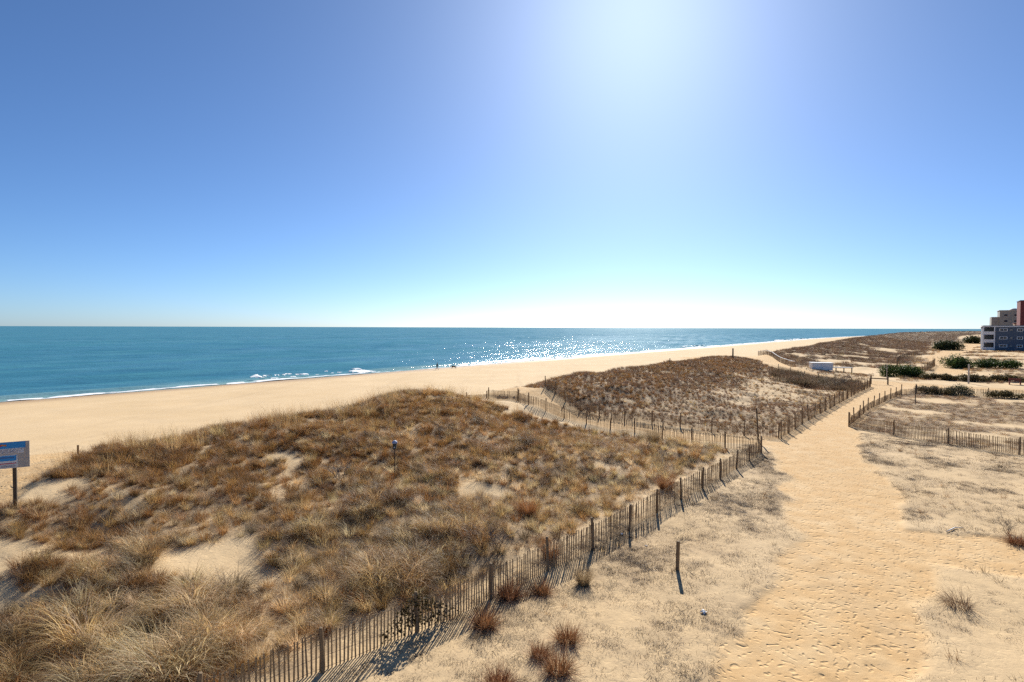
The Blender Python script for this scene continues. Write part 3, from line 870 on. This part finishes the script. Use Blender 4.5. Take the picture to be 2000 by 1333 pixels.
# ------------------------------------------------------------------ beach notice
sx, sy = -19.25, 21.9
sg = empty("beach_notice", (sx, sy, zat(sx, sy) + .12), math.radians(30))
tag(sg, "beach notice board with blue header and red fish emblem on dark post", "sign")
MB().box((0, .05, .68), (.115, .115, 2.24)).build("post", M['dark_wood'], sg)
bd = MB().box((-.42, -.03, 2.02), (1.78, .03, 1.02)).build("board", M['sign_grey'], sg)
hp = MB().box((-.48, -.048, 2.40), (1.66, .006, .24)).build("header", M['sign_blue'], bd)
pp = MB().box((-.50, -.048, 2.18), (1.60, .006, .19)).build("text_panel", M['sign_pale'], bd)
np_ = MB().box((-.20, -.048, 1.78), (.62, .006, .50)).build("notice_panel", M['sign_pale'], bd)
MB().box((-.20, -.054, 1.90), (.54, .006, .20)).build("blue_block", M['sign_blue'], bd)
MB().box((-.20, -.054, 1.70), (.54, .006, .035)).build("red_stripe", M['sign_red'], bd)
fish = MB()
fish.v = [(-.62, -.055, 2.40), (-.52, -.055, 2.455), (-.40, -.055, 2.45), (-.30, -.055, 2.42), (-.22, -.055, 2.46), (-.23, -.055, 2.37), (-.30, -.055, 2.395), (-.42, -.055, 2.355), (-.54, -.055, 2.355)]
fish.f = [(0, 8, 7, 6, 3, 2, 1), (3, 6, 5, 4)]
fish.build("fish_emblem", M['sign_red'], bd)
MB().box((-.29, -.057, 2.41), (.16, .004, .05), ry=.3).build("emblem_fin", M['sign_orange'], bd)
tx = MB()
rr = random.Random(5)
for row, (zz, x0, x1) in enumerate([(2.235, -1.2, .22), (2.195, -1.15, .10), (2.155, -1.25, .18), (2.118, -.9, 0.0)]):
    xx = x0
    while xx < x1:
        wl = rr.uniform(.05, .17); tx.box((xx + wl / 2, -.054, zz), (wl, .004, .016)); xx += wl + .035
tag(tx.build("lettering", M['sign_text'], bd), kind="stuff")
tx = MB()
for zz in (2.0, 1.97): tx.box((-.2, -.059, zz - .06), (.4, .004, .012))
for zz in (1.64, 1.60, 1.57): tx.box((-.2 + rr.uniform(-.03, .03), -.054, zz), (.44, .004, .012))
tx.build("small_print", M['sign_text'], bd)

# ------------------------------------------------------------------ small box on a thin pole in the grass
M['bird_blue'] = simple("bluegrey_paint", (0.35, 0.42, 0.58), .5, .1, 4)
M['bird_dark'] = simple("dark_green_paint", (0.05, 0.06, 0.055), .6, .2, 4)
bx_, by_ = -5.66, 27.4
bh = empty("nest_box", (bx_, by_, zat(bx_, by_))); tag(bh, "small dark nest box with pale blue roof on thin pole in the grass", "nest box")
MB().tube([(0, 0, -.2), (0, 0, 1.45)], .022, 7).build("pole", M['dark_wood'], bh)
MB().box((0, 0, 1.62), (.15, .15, .30), taper=1.12).build("box", M['bird_dark'], bh)
MB().tube([(0, 0, 1.74), (0, 0, 1.80), (0, 0, 1.86), (0, 0, 1.88)], [.135, .125, .08, .03], 10).build("roof", M['bird_blue'], bh, smooth=True)
MB().box((0, -.082, 1.56), (.06, .012, .05)).build("entrance", M['sign_pale'], bh)

# ------------------------------------------------------------------ person and dog on the beach
def skin_mesh(name, nodes, edges, mat, root_i=0, levels=2):
    me = bpy.data.meshes.new(name); me.from_pydata([n_[:3] for n_ in nodes], edges, []); me.update()
    o = link(name, me)
    sk = o.modifiers.new("skin", 'SKIN')
    for i, n_ in enumerate(nodes):
        d = me.skin_vertices[0].data[i]; d.radius = (n_[3], n_[4] if len(n_) > 4 else n_[3]); d.use_root = (i == root_i)
    sb = o.modifiers.new("sub", 'SUBSURF'); sb.levels = sb.render_levels = levels
    dg = bpy.context.evaluated_depsgraph_get()
    m2 = bpy.data.meshes.new_from_object(o.evaluated_get(dg)); m2.name = name
    bpy.data.objects.remove(o); m2.materials.clear(); m2.materials.append(mat)
    for p in m2.polygons: p.use_smooth = True
    return m2


M['navy_cloth'] = simple("dark_navy_cloth", (0.012, 0.018, 0.03), .85, .2, 8)
M['khaki'] = simple("brown_trousers", (0.16, 0.10, 0.065), .85, .2, 8)
M['skin'] = simple("skin_tone", (0.45, 0.27, 0.19), .6, .08, 8)
M['hair'] = simple("dark_hair", (0.02, 0.015, 0.01), .6, .2, 12)
M['dog_coat'] = simple("dark_dog_coat", (0.022, 0.016, 0.011), .75, .3, 10)
px_, py_ = -17.9, 136.0
# walking towards +x (right), local frame x forward; one continuous body in trousers and skin tones under the jacket
body = [(0, 0, .95, .13, .15), (-.01, 0, 1.10, .12, .15), (0, 0, 1.28, .12, .17), (.01, 0, 1.43, .10, .15), (.03, 0, 1.52, .055), (.05, 0, 1.58, .06), (.06, 0, 1.66, .095, .08), (.055, 0, 1.76, .07),
        (.0, .10, .90, .095), (.16, .10, .50, .065), (.22, .10, .12, .045), (.34, .10, .04, .04),
        (.0, -.10, .90, .095), (-.10, -.10, .50, .065), (-.34, -.10, .17, .045), (-.27, -.10, .04, .04),
        (.0, .21, 1.40, .06), (-.08, .25, 1.12, .05), (.02, .26, .90, .042), (.07, .25, .80, .035),
        (.0, -.21, 1.40, .06), (.04, -.25, 1.12, .05), (.18, -.24, .95, .042), (.25, -.22, .90, .035)]
be = [(0, 1), (1, 2), (2, 3), (3, 4), (4, 5), (5, 6), (6, 7), (0, 8), (8, 9), (9, 10), (10, 11), (0, 12), (12, 13), (13, 14), (14, 15), (3, 16), (16, 17), (17, 18), (18, 19), (3, 20), (20, 21), (21, 22), (22, 23)]
bm_ = skin_mesh("body", body, be, M['navy_cloth'])
bm_.materials.append(M['khaki']); bm_.materials.append(M['skin'])
for p in bm_.polygons:
    c = p.center
    p.material_index = 1 if c.z < .72 else (2 if (c.z > 1.53) or (abs(c.y) > .2 and c.z < .92) else 0)
pe = link("person", bm_, None, (px_, py_, zat(px_, py_)), (0, 0, math.radians(-8)))
tag(pe, "person in a dark jacket walking along the water's edge with a dog", "person")
hair = MB(); hair.tube([(.02, 0, 1.60), (.025, 0, 1.68), (.04, 0, 1.76), (.055, 0, 1.81), (.06, 0, 1.83)], [.07, .10, .10, .075, .02], 10).build("hair", M['hair'], pe, smooth=True)
jk = MB(); jk.tube([(0, 0, .70), (0, 0, .85), (-.01, 0, 1.1), (0, 0, 1.3), (.01, 0, 1.45), (.03, 0, 1.52)], [.19, .185, .175, .20, .17, .085], 12)
jko = jk.build("jacket", M['navy_cloth'], pe, smooth=True)

dx_, dy_ = -14.6, 142.0
dog = [(-.30, 0, .46, .10, .11), (-.10, 0, .45, .11, .12), (.12, 0, .45, .13, .14), (.28, 0, .47, .11, .12), (.42, 0, .50, .07), (.52, 0, .48, .075), (.62, 0, .44, .055), (.70, 0, .42, .035),
       (-.32, .08, .36, .07), (-.26, .09, .26, .05), (-.40, .09, .17, .03), (-.36, .09, .03, .028), (-.31, .09, .02, .025),
       (-.32, -.08, .36, .07), (-.36, -.09, .26, .05), (-.52, -.09, .17, .03), (-.50, -.09, .03, .028), (-.45, -.09, .02, .025),
       (.26, .08, .34, .055), (.34, .08, .20, .035), (.38, .08, .03, .028), (.43, .08, .02, .024),
       (.26, -.08, .34, .055), (.20, -.08, .20, .035), (.12, -.08, .04, .028), (.16, -.08, .02, .024),
       (-.42, 0, .50, .04), (-.58, 0, .47, .03), (-.72, 0, .50, .02)]
de = [(0, 1), (1, 2), (2, 3), (3, 4), (4, 5), (5, 6), (6, 7), (0, 8), (8, 9), (9, 10), (10, 11), (11, 12), (0, 13), (13, 14), (14, 15), (15, 16), (16, 17), (3, 18), (18, 19), (19, 20), (20, 21), (3, 22), (22, 23), (23, 24), (24, 25), (0, 26), (26, 27), (27, 28)]
dm = skin_mesh("dog", dog, de, M['dog_coat'], 1)
dgo = link("dog", dm, None, (dx_, dy_, zat(dx_, dy_)), (0, 0, math.radians(172)))
dgo.scale = (1.25, 1.25, 1.25)
tag(dgo, "dark long haired dog trotting on the sand ahead of the person", "dog")
for sy_ in (-1, 1):
    e = MB(); e.v = [(.48, .05 * sy_, .54), (.55, .055 * sy_, .53), (.50, .11 * sy_, .44), (.50, .085 * sy_, .46)]; e.f = [(0, 1, 2), (0, 2, 3), (1, 3, 2), (0, 3, 1)]
    e.build("ear", M['dog_coat'], dgo)

# ------------------------------------------------------------------ white box, litter and other small things
wb = empty("storage_box", (57.2, 105.2, zat(57.2, 105.2)), math.radians(-14)); tag(wb, "long low white storage box between the far crossing and the road", "storage box")
MB().box((0, 0, .58), (3.5, 2.0, 1.28)).build("body", M['white'], wb)
MB().box((0, 0, 1.265), (3.7, 2.2, .09)).build("lid", M['sign_pale'], wb)
for xx in (-1.6, 0, 1.6): MB().box((xx, -1.03, .58), (.09, .06, 1.22)).build("batten", M['white'], wb)
rp = empty("low_ramp", (60.9, 104.6, zat(60.9, 104.6)), math.radians(-14)); tag(rp, "low grey platform beside the white storage box", "platform")
MB().box((0, 0, .9), (3.0, 1.6, .12)).build("deck", M['sign_grey'], rp)
for xx in (-1.3, 0, 1.3): MB().box((xx, -.7, .38), (.14, .14, .95)).build("leg", M['post'], rp)

def crumple(name, label, x, y, size, mat, seed, cat, flat=.5):
    r = random.Random(seed); bmv = MB(); n = 5
    for i in range(n + 1):
        for j in range(n + 1):
            u, v = i / n - .5, j / n - .5
            bmv.v.append((u * size * 1.3 + r.uniform(-.12, .12) * size, v * size + r.uniform(-.12, .12) * size, size * flat * (r.uniform(0, .6) + .25 * math.sin(6 * u + 3 * v))))
    for i in range(n):
        for j in range(n):
            a = i * (n + 1) + j; bmv.f.append((a, a + 1, a + n + 2, a + n + 1))
    o = bmv.build(name, M[mat], None, (x, y, zat(x, y) + .02), (0, 0, r.uniform(0, 6)))
    so = o.modifiers.new("thick", 'SOLIDIFY'); so.thickness = .004
    return tag(o, label, cat)


crumple("litter_paper", "crumpled white paper lying on the weedy sand right of lone post", 5.55, 16.2, .13, 'white', 4, "litter", .6)
crumple("litter_bag", "small white scrap caught at the foot of the long fence", 4.35, 22.2, .10, 'white', 9, "litter", .6)
crumple("litter_scrap", "tiny white scrap on the sand near the long fence", 5.05, 21.1, .07, 'white', 12, "litter", .5)
st_ = MB(); st_.tube([(-.55, -.28, .03), (-.2, -.08, .05), (.1, .12, .05), (.5, .2, .03)], [.012, .022, .022, .012], 6)  # white tube stands in for the pale edge of a sand ridge
tag(st_.build("pale_ridge_line", M['white'], None, (18.1, 23.05, zat(18.1, 23.05)), smooth=True), "thin pale sand ridge line on the smooth sand beside the path", "ridge")
rb = empty("red_bench", (73.0, 82.4, zat(73.0, 82.4)), math.radians(-35)); tag(rb, "small red bench at the road edge by the low hedge", "bench")
M['red_paint'] = simple("red_paint", (0.20, 0.06, 0.04), .6, .2, 4)
MB().box((0, 0, .42), (1.4, .45, .07)).build("seat", M['red_paint'], rb)
MB().box((0, .22, .72), (1.4, .07, .34)).build("backrest", M['red_paint'], rb)
for xx in (-.6, .6): MB().box((xx, .0, .2), (.12, .5, .5)).build("leg", M['red_paint'], rb)

# ------------------------------------------------------------------ individual tufts, bare shrubs, vine, green bushes
def tuft_mesh(name, seed, n, rad, L, width, el, droop, col, trans=.4, lean=0.0, segs=4, curl=.5):
    v, f, b = clump(np.random.default_rng(seed), n, rad, L, width, el, droop, lean, segs, curl)
    me = mesh_np(name, v, f, [grass_material("tuft_" + str(seed), col, trans)], True); attr(me, "blade", b)
    return me


def tuft(label, x, y, size, seed, col, kind='ball', name="grass_tuft", group=None):
    if kind == 'ball': me = tuft_mesh("blades", seed, 620, .20, (.22, .62), .009, (8, 88), (-10, 60), col, .35, 0, 3, .6)
    elif kind == 'tall': me = tuft_mesh("blades", seed, 520, .20, (.35, .95), .008, (50, 89), (0, 60), col, .4, .1, 3, .4)
    else: me = tuft_mesh("blades", seed, 300, .22, (.2, .65), .009, (5, 70), (0, 60), col, .4, .7, 3, .8)
    o = link(name, me, None, (x, y, zat(x, y)), (0, 0, seed * 1.3)); o.scale = (size,) * 3
    return tag(o, label, "grass tuft", group)


RU, RU2, TAN = (.28, .135, .06), (.235, .105, .05), (.33, .235, .13)
tuft("rusty bunchgrass tuft with tall wisps, topmost of three below the fence", 1.45, 14.6, 1.05, 401, RU)
tuft("round dark red bunchgrass tuft, left of the three below the fence", .72, 13.95, .85, 402, RU2)
tuft("largest rusty bunchgrass tuft, lowest of the three below the fence", 1.12, 13.3, 1.15, 403, RU)
tuft("rusty bunchgrass tuft pressed against the front of the long fence", -.72, 15.35, 1.15, 404, RU)
tuft("big dark rusty tuft growing through the long fence", -.05, 16.9, 1.2, 405, RU2)
tuft("rusty tuft with its shadow just right of the big dark one at fence", .92, 17.25, 1.0, 406, RU)
tuft("orange tuft behind the long fence above two dark rusty ones", 1.35, 19.6, 1.0, 407, RU, 'tall')
tuft("low rusty tuft cut off by the bottom edge of the view", -.3, 12.75, 1.1, 408, RU2)
tuft("bright orange tuft in the pale grass behind the long fence", .66, 23.4, 1.25, 409, (.36, .16, .06), 'tall')
tuft("brown tuft leaning on the long fence near its far end", 7.75, 28.3, 1.4, 410, RU, 'tall')
tuft("dry tan tuft on the sand right of the rusty fence tufts", 2.3, 17.95, .85, 411, TAN, 'tall')
tuft("upright tan tuft at the foot of the crossing fence", 10.1, 40.4, 1.5, 412, TAN, 'tall')
tuft("flattened dark tuft alone on the sand right of the path", 13.3, 16.75, 1.25, 413, (.17, .10, .06), 'flat')
tuft("brown tuft at the right edge above the smooth sand", 19.4, 21.6, 1.2, 414, RU2, 'ball')
tuft("small dark tuft on the sand slope beside the fence end", 9.75, 27.2, .7, 415, (.15, .10, .06), 'flat')

M['twig'] = simple("grey_twig", (0.17, 0.135, 0.11), .85, .3, 6)


def bare_shrub(label, x, y, h, seed, spread=.8, name="bare_shrub", group=None):
    r = random.Random(seed); mb = MB()

    def grow(p, d, L, rad, depth):
        pts = [p]; q = p
        for _ in range(3):
            d = (d + Vector((r.gauss(0, .22), r.gauss(0, .22), r.gauss(.03, .12)))).normalized(); q = q + d * L / 3; pts.append(q)
        mb.tube(pts, [rad, rad * .85, rad * .7, rad * .5], 4 if depth else 5)
        if depth < 4:
            for _ in range(r.choice((2, 3, 3))):
                k = r.choice((1, 2, 3)); nd = (d + Vector((r.gauss(0, spread), r.gauss(0, spread), r.gauss(.1, .35)))).normalized()
                grow(pts[k], nd, L * r.uniform(.55, .85), rad * .55, depth + 1)
    for _ in range(4):
        grow(Vector((r.gauss(0, .06), r.gauss(0, .06), -.05)), Vector((r.gauss(0, .5), r.gauss(0, .5), 1)).normalized(), h * .42, .016 * h, 0)
    return tag(mb.build(name, M['twig'], None, (x, y, zat(x, y))), label, "shrub", group)


bare_shrub("bare grey branching shrub in the grass just behind the long fence", -.55, 19.6, 1.35, 1)
bare_shrub("low bare twiggy shrub left of the branching one behind the fence", -1.6, 18.6, .8, 2)
bare_shrub("dark bare shrub beside the sandy hollow left of the nest box", -8.2, 26.9, 1.4, 3)
bare_shrub("small dark twiggy shrub amid pale tussocks on the lower left", -7.7, 19.2, .9, 4)
bare_shrub("bare twiggy shrub among grass right of the front dune crown", 3.8, 30.6, 1.1, 5)
bare_shrub("leafless grey shrub at the foot of the second dune by crossing fence", 6.9, 51.6, 1.8, 6)
bare_shrub("leafless dark bush inside the second dune plot near fence corner", 47.2, 80.5, 2.2, 7)
bare_shrub("purple grey leafless thicket along the fence far end", 44.8, 79.0, 2.2, 8)
bare_shrub("low dark twig bush at right edge of the smooth sand", 19.9, 22.6, .8, 9)

M['evergreen'] = grass_material("evergreen_leaf", (.072, .105, .028), .35)
M['evergreen_dark'] = grass_material("dark_evergreen_leaf", (.050, .060, .024), .3)
M['olive_leaf'] = grass_material("olive_leaf", (.145, .112, .048), .35)
M['vine_leaf'] = grass_material("vine_leaf", (.075, .055, .022), .35)


def bush(label, x, y, w, d, h, seed, mat='evergreen', n=2200, leaf=.20, name="green_bush", rz=0.6):
    rng = np.random.default_rng(seed); n = int(n * 1.9)
    root = empty(name, (x, y, zat(x, y)), rz); tag(root, label, "bush")
    k = max(9, int(w * 3)); cx = rng.uniform(-.42, .42, k) * w; cy = rng.uniform(-.4, .4, k) * d
    cr = rng.uniform(.30, .46, k) * h; cz = h * rng.uniform(.18, .62, k) * (1 - .5 * (np.abs(cx) / (w * .5)) ** 2)
    j = rng.integers(0, k, n)
    u = rng.normal(size=(n, 3)); u /= np.linalg.norm(u, axis=1, keepdims=True)
    rad = cr[j] * (rng.uniform(.4, 1.1, n) ** .6) * (1 + .35 * np.sin(7 * u[:, 0] + j) * np.cos(6 * u[:, 1] + 2 * j)) * np.where(rng.uniform(size=n) < .08, 1.35, 1)
    C = np.stack([cx[j], cy[j], cz[j]], -1) + u * rad[:, None] * np.array([1.25, 1.1, .85])
    C[:, 2] = np.abs(C[:, 2])
    a = rng.normal(size=(n, 3)); a /= np.linalg.norm(a, axis=1, keepdims=True)
    b = np.cross(a, u); b /= np.linalg.norm(b, axis=1, keepdims=True) + 1e-6
    L = leaf * rng.uniform(.6, 1.4, n)[:, None]
    V = np.stack([C - a * L * .6, C + b * L * .3, C + a * L * .6 + u * L * .3, C - b * L * .3], 1).reshape(-1, 3)
    me = mesh_np("crown", V, np.arange(4 * n).reshape(n, 4), [M[mat]]); attr(me, "blade", np.repeat(rng.uniform(0, 1, n), 4))
    link("crown", me, root)
    for i in range(min(k, 6)):
        MB().tube([(cx[i] * .5, cy[i] * .5, -.1), (cx[i] * .8, cy[i] * .8, cz[i] * .5), (cx[i], cy[i], cz[i])], [.06, .045, .02], 5).build("stem", M['twig'], root)
    return root


bush("round dark green bush across the road beside the slender pole", 66.5, 97.3, 5.6, 3.6, 2.6, 21, 'evergreen', 3600, .20, rz=-.65)
bush("dark evergreen bush on the distant dune beside the far track", 168.0, 219.0, 8.0, 6.0, 4.4, 22, 'evergreen_dark', 2200, .45, rz=-.7)
bush("small dark bush at the far end of the track by the buildings", 258.0, 318.0, 8.0, 6.0, 5.0, 23, 'evergreen_dark', 900, .7, rz=-.7)
bush("tall green bush at left end of the hedge beyond the far fence", 93.5, 119.5, 4.6, 4.0, 3.0, 24, 'evergreen', 2400, .25, rz=-.7)
bush("bright green spreading bush in the middle of the far hedge", 100.5, 117.5, 7.5, 4.0, 2.2, 25, 'evergreen', 3000, .25, rz=-.7)
bush("green bush at the right end of the far hedge", 107.0, 111.5, 6.0, 4.0, 2.0, 26, 'evergreen_dark', 2400, .25, rz=-.7)
bush("low dark juniper at right edge below the far hedge", 112.0, 117.0, 6.0, 4.0, 2.2, 27, 'evergreen_dark', 2400, .25, rz=-.7)
bush("low olive green bush at left of the roadside hedge", 68.5, 91.3, 4.5, 2.4, 1.1, 28, 'olive_leaf', 2200, .18, rz=-.8)
bush("low brownish bush behind the grey utility post by the road", 72.0, 89.0, 5.0, 2.4, 1.15, 29, 'olive_leaf', 2400, .18, rz=-.8)
bush("ragged olive bush right of the grey utility post", 76.0, 87.0, 4.6, 2.4, 1.25, 30, 'olive_leaf', 2200, .18, rz=-.8)
bush("small dark round bush on the plot's back fence", 55.6, 70.6, 2.2, 1.6, 1.5, 31, 'evergreen_dark', 1500, .12, rz=-.6)
bush("low olive shrub left along the plot's back fence", 52.8, 71.6, 4.4, 1.8, 1.1, 32, 'olive_leaf', 2200, .12, rz=-.6)
bush("low brown green shrub right along the plot's back fence", 58.6, 67.4, 4.0, 1.8, 1.0, 33, 'olive_leaf', 2000, .12, rz=-.6)

# creeper on one fence post
vr = empty("creeper", (-2.45, 14.95, zat(-2.45, 14.95))); tag(vr, "dark leafy creeper climbing one post of the long fence", "creeper")
rng = np.random.default_rng(77); n = 900
q = rng.normal(0, .55, n).clip(-1.1, 1.3); top = .92 - .42 * np.abs(q) + .22 * noise(q, q * 0, .35, 9)
hh = rng.uniform(.05, 1, n) ** .7 * top
dn = rng.normal(0, .09, n)
C = np.stack([q * .70 - dn * .7, q * .71 + dn * .7, hh], -1)
a = rng.normal(size=(n, 3)); a /= np.linalg.norm(a, axis=1, keepdims=True); b = np.cross(a, rng.normal(size=(n, 3))); b /= np.linalg.norm(b, axis=1, keepdims=True)
L = .038 * rng.uniform(.6, 1.4, n)[:, None]
V = np.stack([C - a * L, C + b * L * .6, C + a * L, C - b * L * .6], 1).reshape(-1, 3)
me = mesh_np("leaves", V, np.arange(4 * n).reshape(n, 4), [M['vine_leaf']]); attr(me, "blade", np.repeat(rng.uniform(0, 1, n), 4)); link("leaves", me, vr)
for i in range(7):
    r = random.Random(i); x0 = r.uniform(-.4, .6)
    MB().tube([(x0, x0, -.05), (x0 + r.uniform(-.15, .15), x0 + .02, .4), (x0 * .7 + .1, x0 * .7 + .1, .8), (x0 * .4 + .15, x0 * .4 + .15, 1.1)], [.014, .012, .009, .005], 5).build("stem", M['twig'], vr)

# ------------------------------------------------------------------ buildings beyond the dunes
M['blue_siding'] = simple("blue_siding", (0.095, 0.122, 0.165), .7, .12, 1.5, .2, (.2, .2, 8))
M['white_trim'] = simple("white_trim", (0.74, 0.74, 0.74), .6, .06, 2)
M['dark_glass'] = simple("dark_glass", (0.02, 0.025, 0.03), .15, .2, 1)
M['bluegrey_wall'] = simple("balcony_wall", (0.12, 0.13, 0.17), .8, .15, 2)  # blue-grey of the set-back bays, also on the tower coping
M['stucco'] = simple("grey_stucco", (0.30, 0.29, 0.26), .85, .08, .8)
M['maroon'] = simple("maroon_brick", (0.16, 0.045, 0.045), .85, .12, 1.2)
M['tan_trim'] = simple("tan_trim", (0.35, 0.27, 0.2), .8, .1, 1)


def site(name, label, s, t):
    x, y = xy(s, t); o = empty(name, (x, y, 2.6), -SH)   # local x runs inland, local y along the shore
    o.rotation_euler = (0, 0, math.atan2(-US, UC))
    return tag(o, label, "building")


B1 = site("apartment_building", "three storey blue apartment house with white corner balconies", 277, 114.6)
H = 8.9; D = 16
blue = MB().box((3.45 + 4.5, D / 2, H / 2), (9.0, D, H)).build("wall", M['blue_siding'], B1)
MB().box((1.7, D / 2 + 1.2, H / 2), (3.4, D - 2.4, H)).build("wall", M['bluegrey_wall'], B1)
MB().box((12.6 + 7, D / 2 + .8, H / 2), (14.0, D - 1.6, H)).build("wall", M['bluegrey_wall'], B1)
rf = MB().box((13.2, D / 2, H + .17), (27.2, D + .8, .34)).build("roof", M['white_trim'], B1)
MB().box((13.2, D / 2, H + .45), (26.4, D, .22)).build("parapet", M['stucco'], rf)
for xx in (.12, 3.3, 12.55): MB().box((xx, -.12, H / 2), (.34, .3, H)).build("corner_board", M['white_trim'], B1)
for k in range(3):
    z0 = .15 + k * 2.95
    for bx0, bw in ((1.7, 2.9), (16.0, 6.6)):
        bal = MB().box((bx0, .5, z0 + .09), (bw, 1.4, .2)).build("balcony", M['white_trim'], B1)
        MB().box((bx0, -.14, z0 + (.68 if bx0 < 5 else 1.1)), (bw, .07, .95 if bx0 < 5 else .12)).build("railing", M['white_trim'], bal)
        MB().box((bx0, 1.12, z0 + 1.3), (bw * .8, .06, 2.0)).build("sliding_door", M['dark_glass'], bal)
        if bx0 > 5:
            for i in range(12): MB().box((bx0 - bw / 2 + .3 + i * .55, -.14, z0 + .6), (.06, .05, .95)).build("baluster", M['white_trim'], bal)
    for cx_, ww, hh_ in ((5.8, 2.3, 1.0), (10.4, 1.7, 1.05)):
        wz = z0 + 1.75
        wn_ = MB().box((cx_, -.03, wz), (ww - .3, .05, hh_ - .28)).build("window", M['dark_glass'], B1)
        fr = MB()
        for sx_ in (-1, 1): fr.box((cx_ + sx_ * (ww / 2 - .09), -.06, wz), (.2, .12, hh_))
        for sz_ in (-1, 1): fr.box((cx_, -.062, wz + sz_ * (hh_ / 2 - .08)), (ww - .36, .12, .17))
        fr.build("frame", M['white_trim'], wn_)
        MB().box((cx_, -.064, wz), (.09, .10, hh_ - .34)).build("mullion", M['white_trim'], wn_)
    MB().box((8.0, -.05, z0 + 1.75), (.7, .14, .5)).build("vent", M['stucco'], B1)

B2 = site("hotel_building", "tall grey hotel block with stepped side behind the blue house", 390, 122.7)
MB().box((1.6, 8, 7.2), (3.2, 15, 14.4)).build("stair_tower", M['stucco'], B2)
MB().box((10.5, 8, 8.8), (14.6, 17, 17.6)).build("wall", M['stucco'], B2)
MB().box((10.5, 8, 17.75), (15.2, 17.6, .3)).build("cornice", M['sign_grey'], B2)
MB().tube([(9.2, 5, 17.8), (9.2, 5, 18.5), (9.2, 5, 18.9)], [1.9, 1.7, .7], 12).build("roof_tank", M['sign_grey'], B2, smooth=True)
for k in range(5):
    for cx_ in (5.6, 9.6, 14.0):
        if cx_ == 14.0 and k > 3: continue
        w_ = MB().box((cx_, -.54, 3.2 + k * 3.0), (1.2, .1, .9)).build("window", M['dark_glass'], B2)
        MB().box((cx_, -.60, 2.66 + k * 3.0), (1.4, .16, .12)).build("sill", M['sign_pale'], w_)
B3 = site("brick_tower", "dark red brick tower at right edge behind the blue house", 330, 129.2)
MB().box((9, 8, 10.2), (18, 15, 20.4)).build("wall", M['maroon'], B3)
MB().box((9, 8, 20.5), (18.4, 15.4, .3)).build("coping", M['bluegrey_wall'], B3)
for k in range(6):
    for cx_ in (4.5, 8.5, 12.5):
        w_ = MB().box((cx_, .44, 3 + k * 3.0), (1.3, .1, 1.4)).build("window", M['dark_glass'], B3)
        MB().box((cx_, .40, 2.24 + k * 3.0), (1.5, .16, .12)).build("sill", M['tan_trim'], w_)
B4 = site("low_annex", "low tan annex between the grey hotel and the red tower", 372, 130.5)
MB().box((2.2, 4, 5.4), (4.4, 8, 10.8)).build("wall", M['tan_trim'], B4)
MB().box((2.2, 4, 10.95), (4.9, 8.5, .3)).build("roof", M['maroon'], B4)
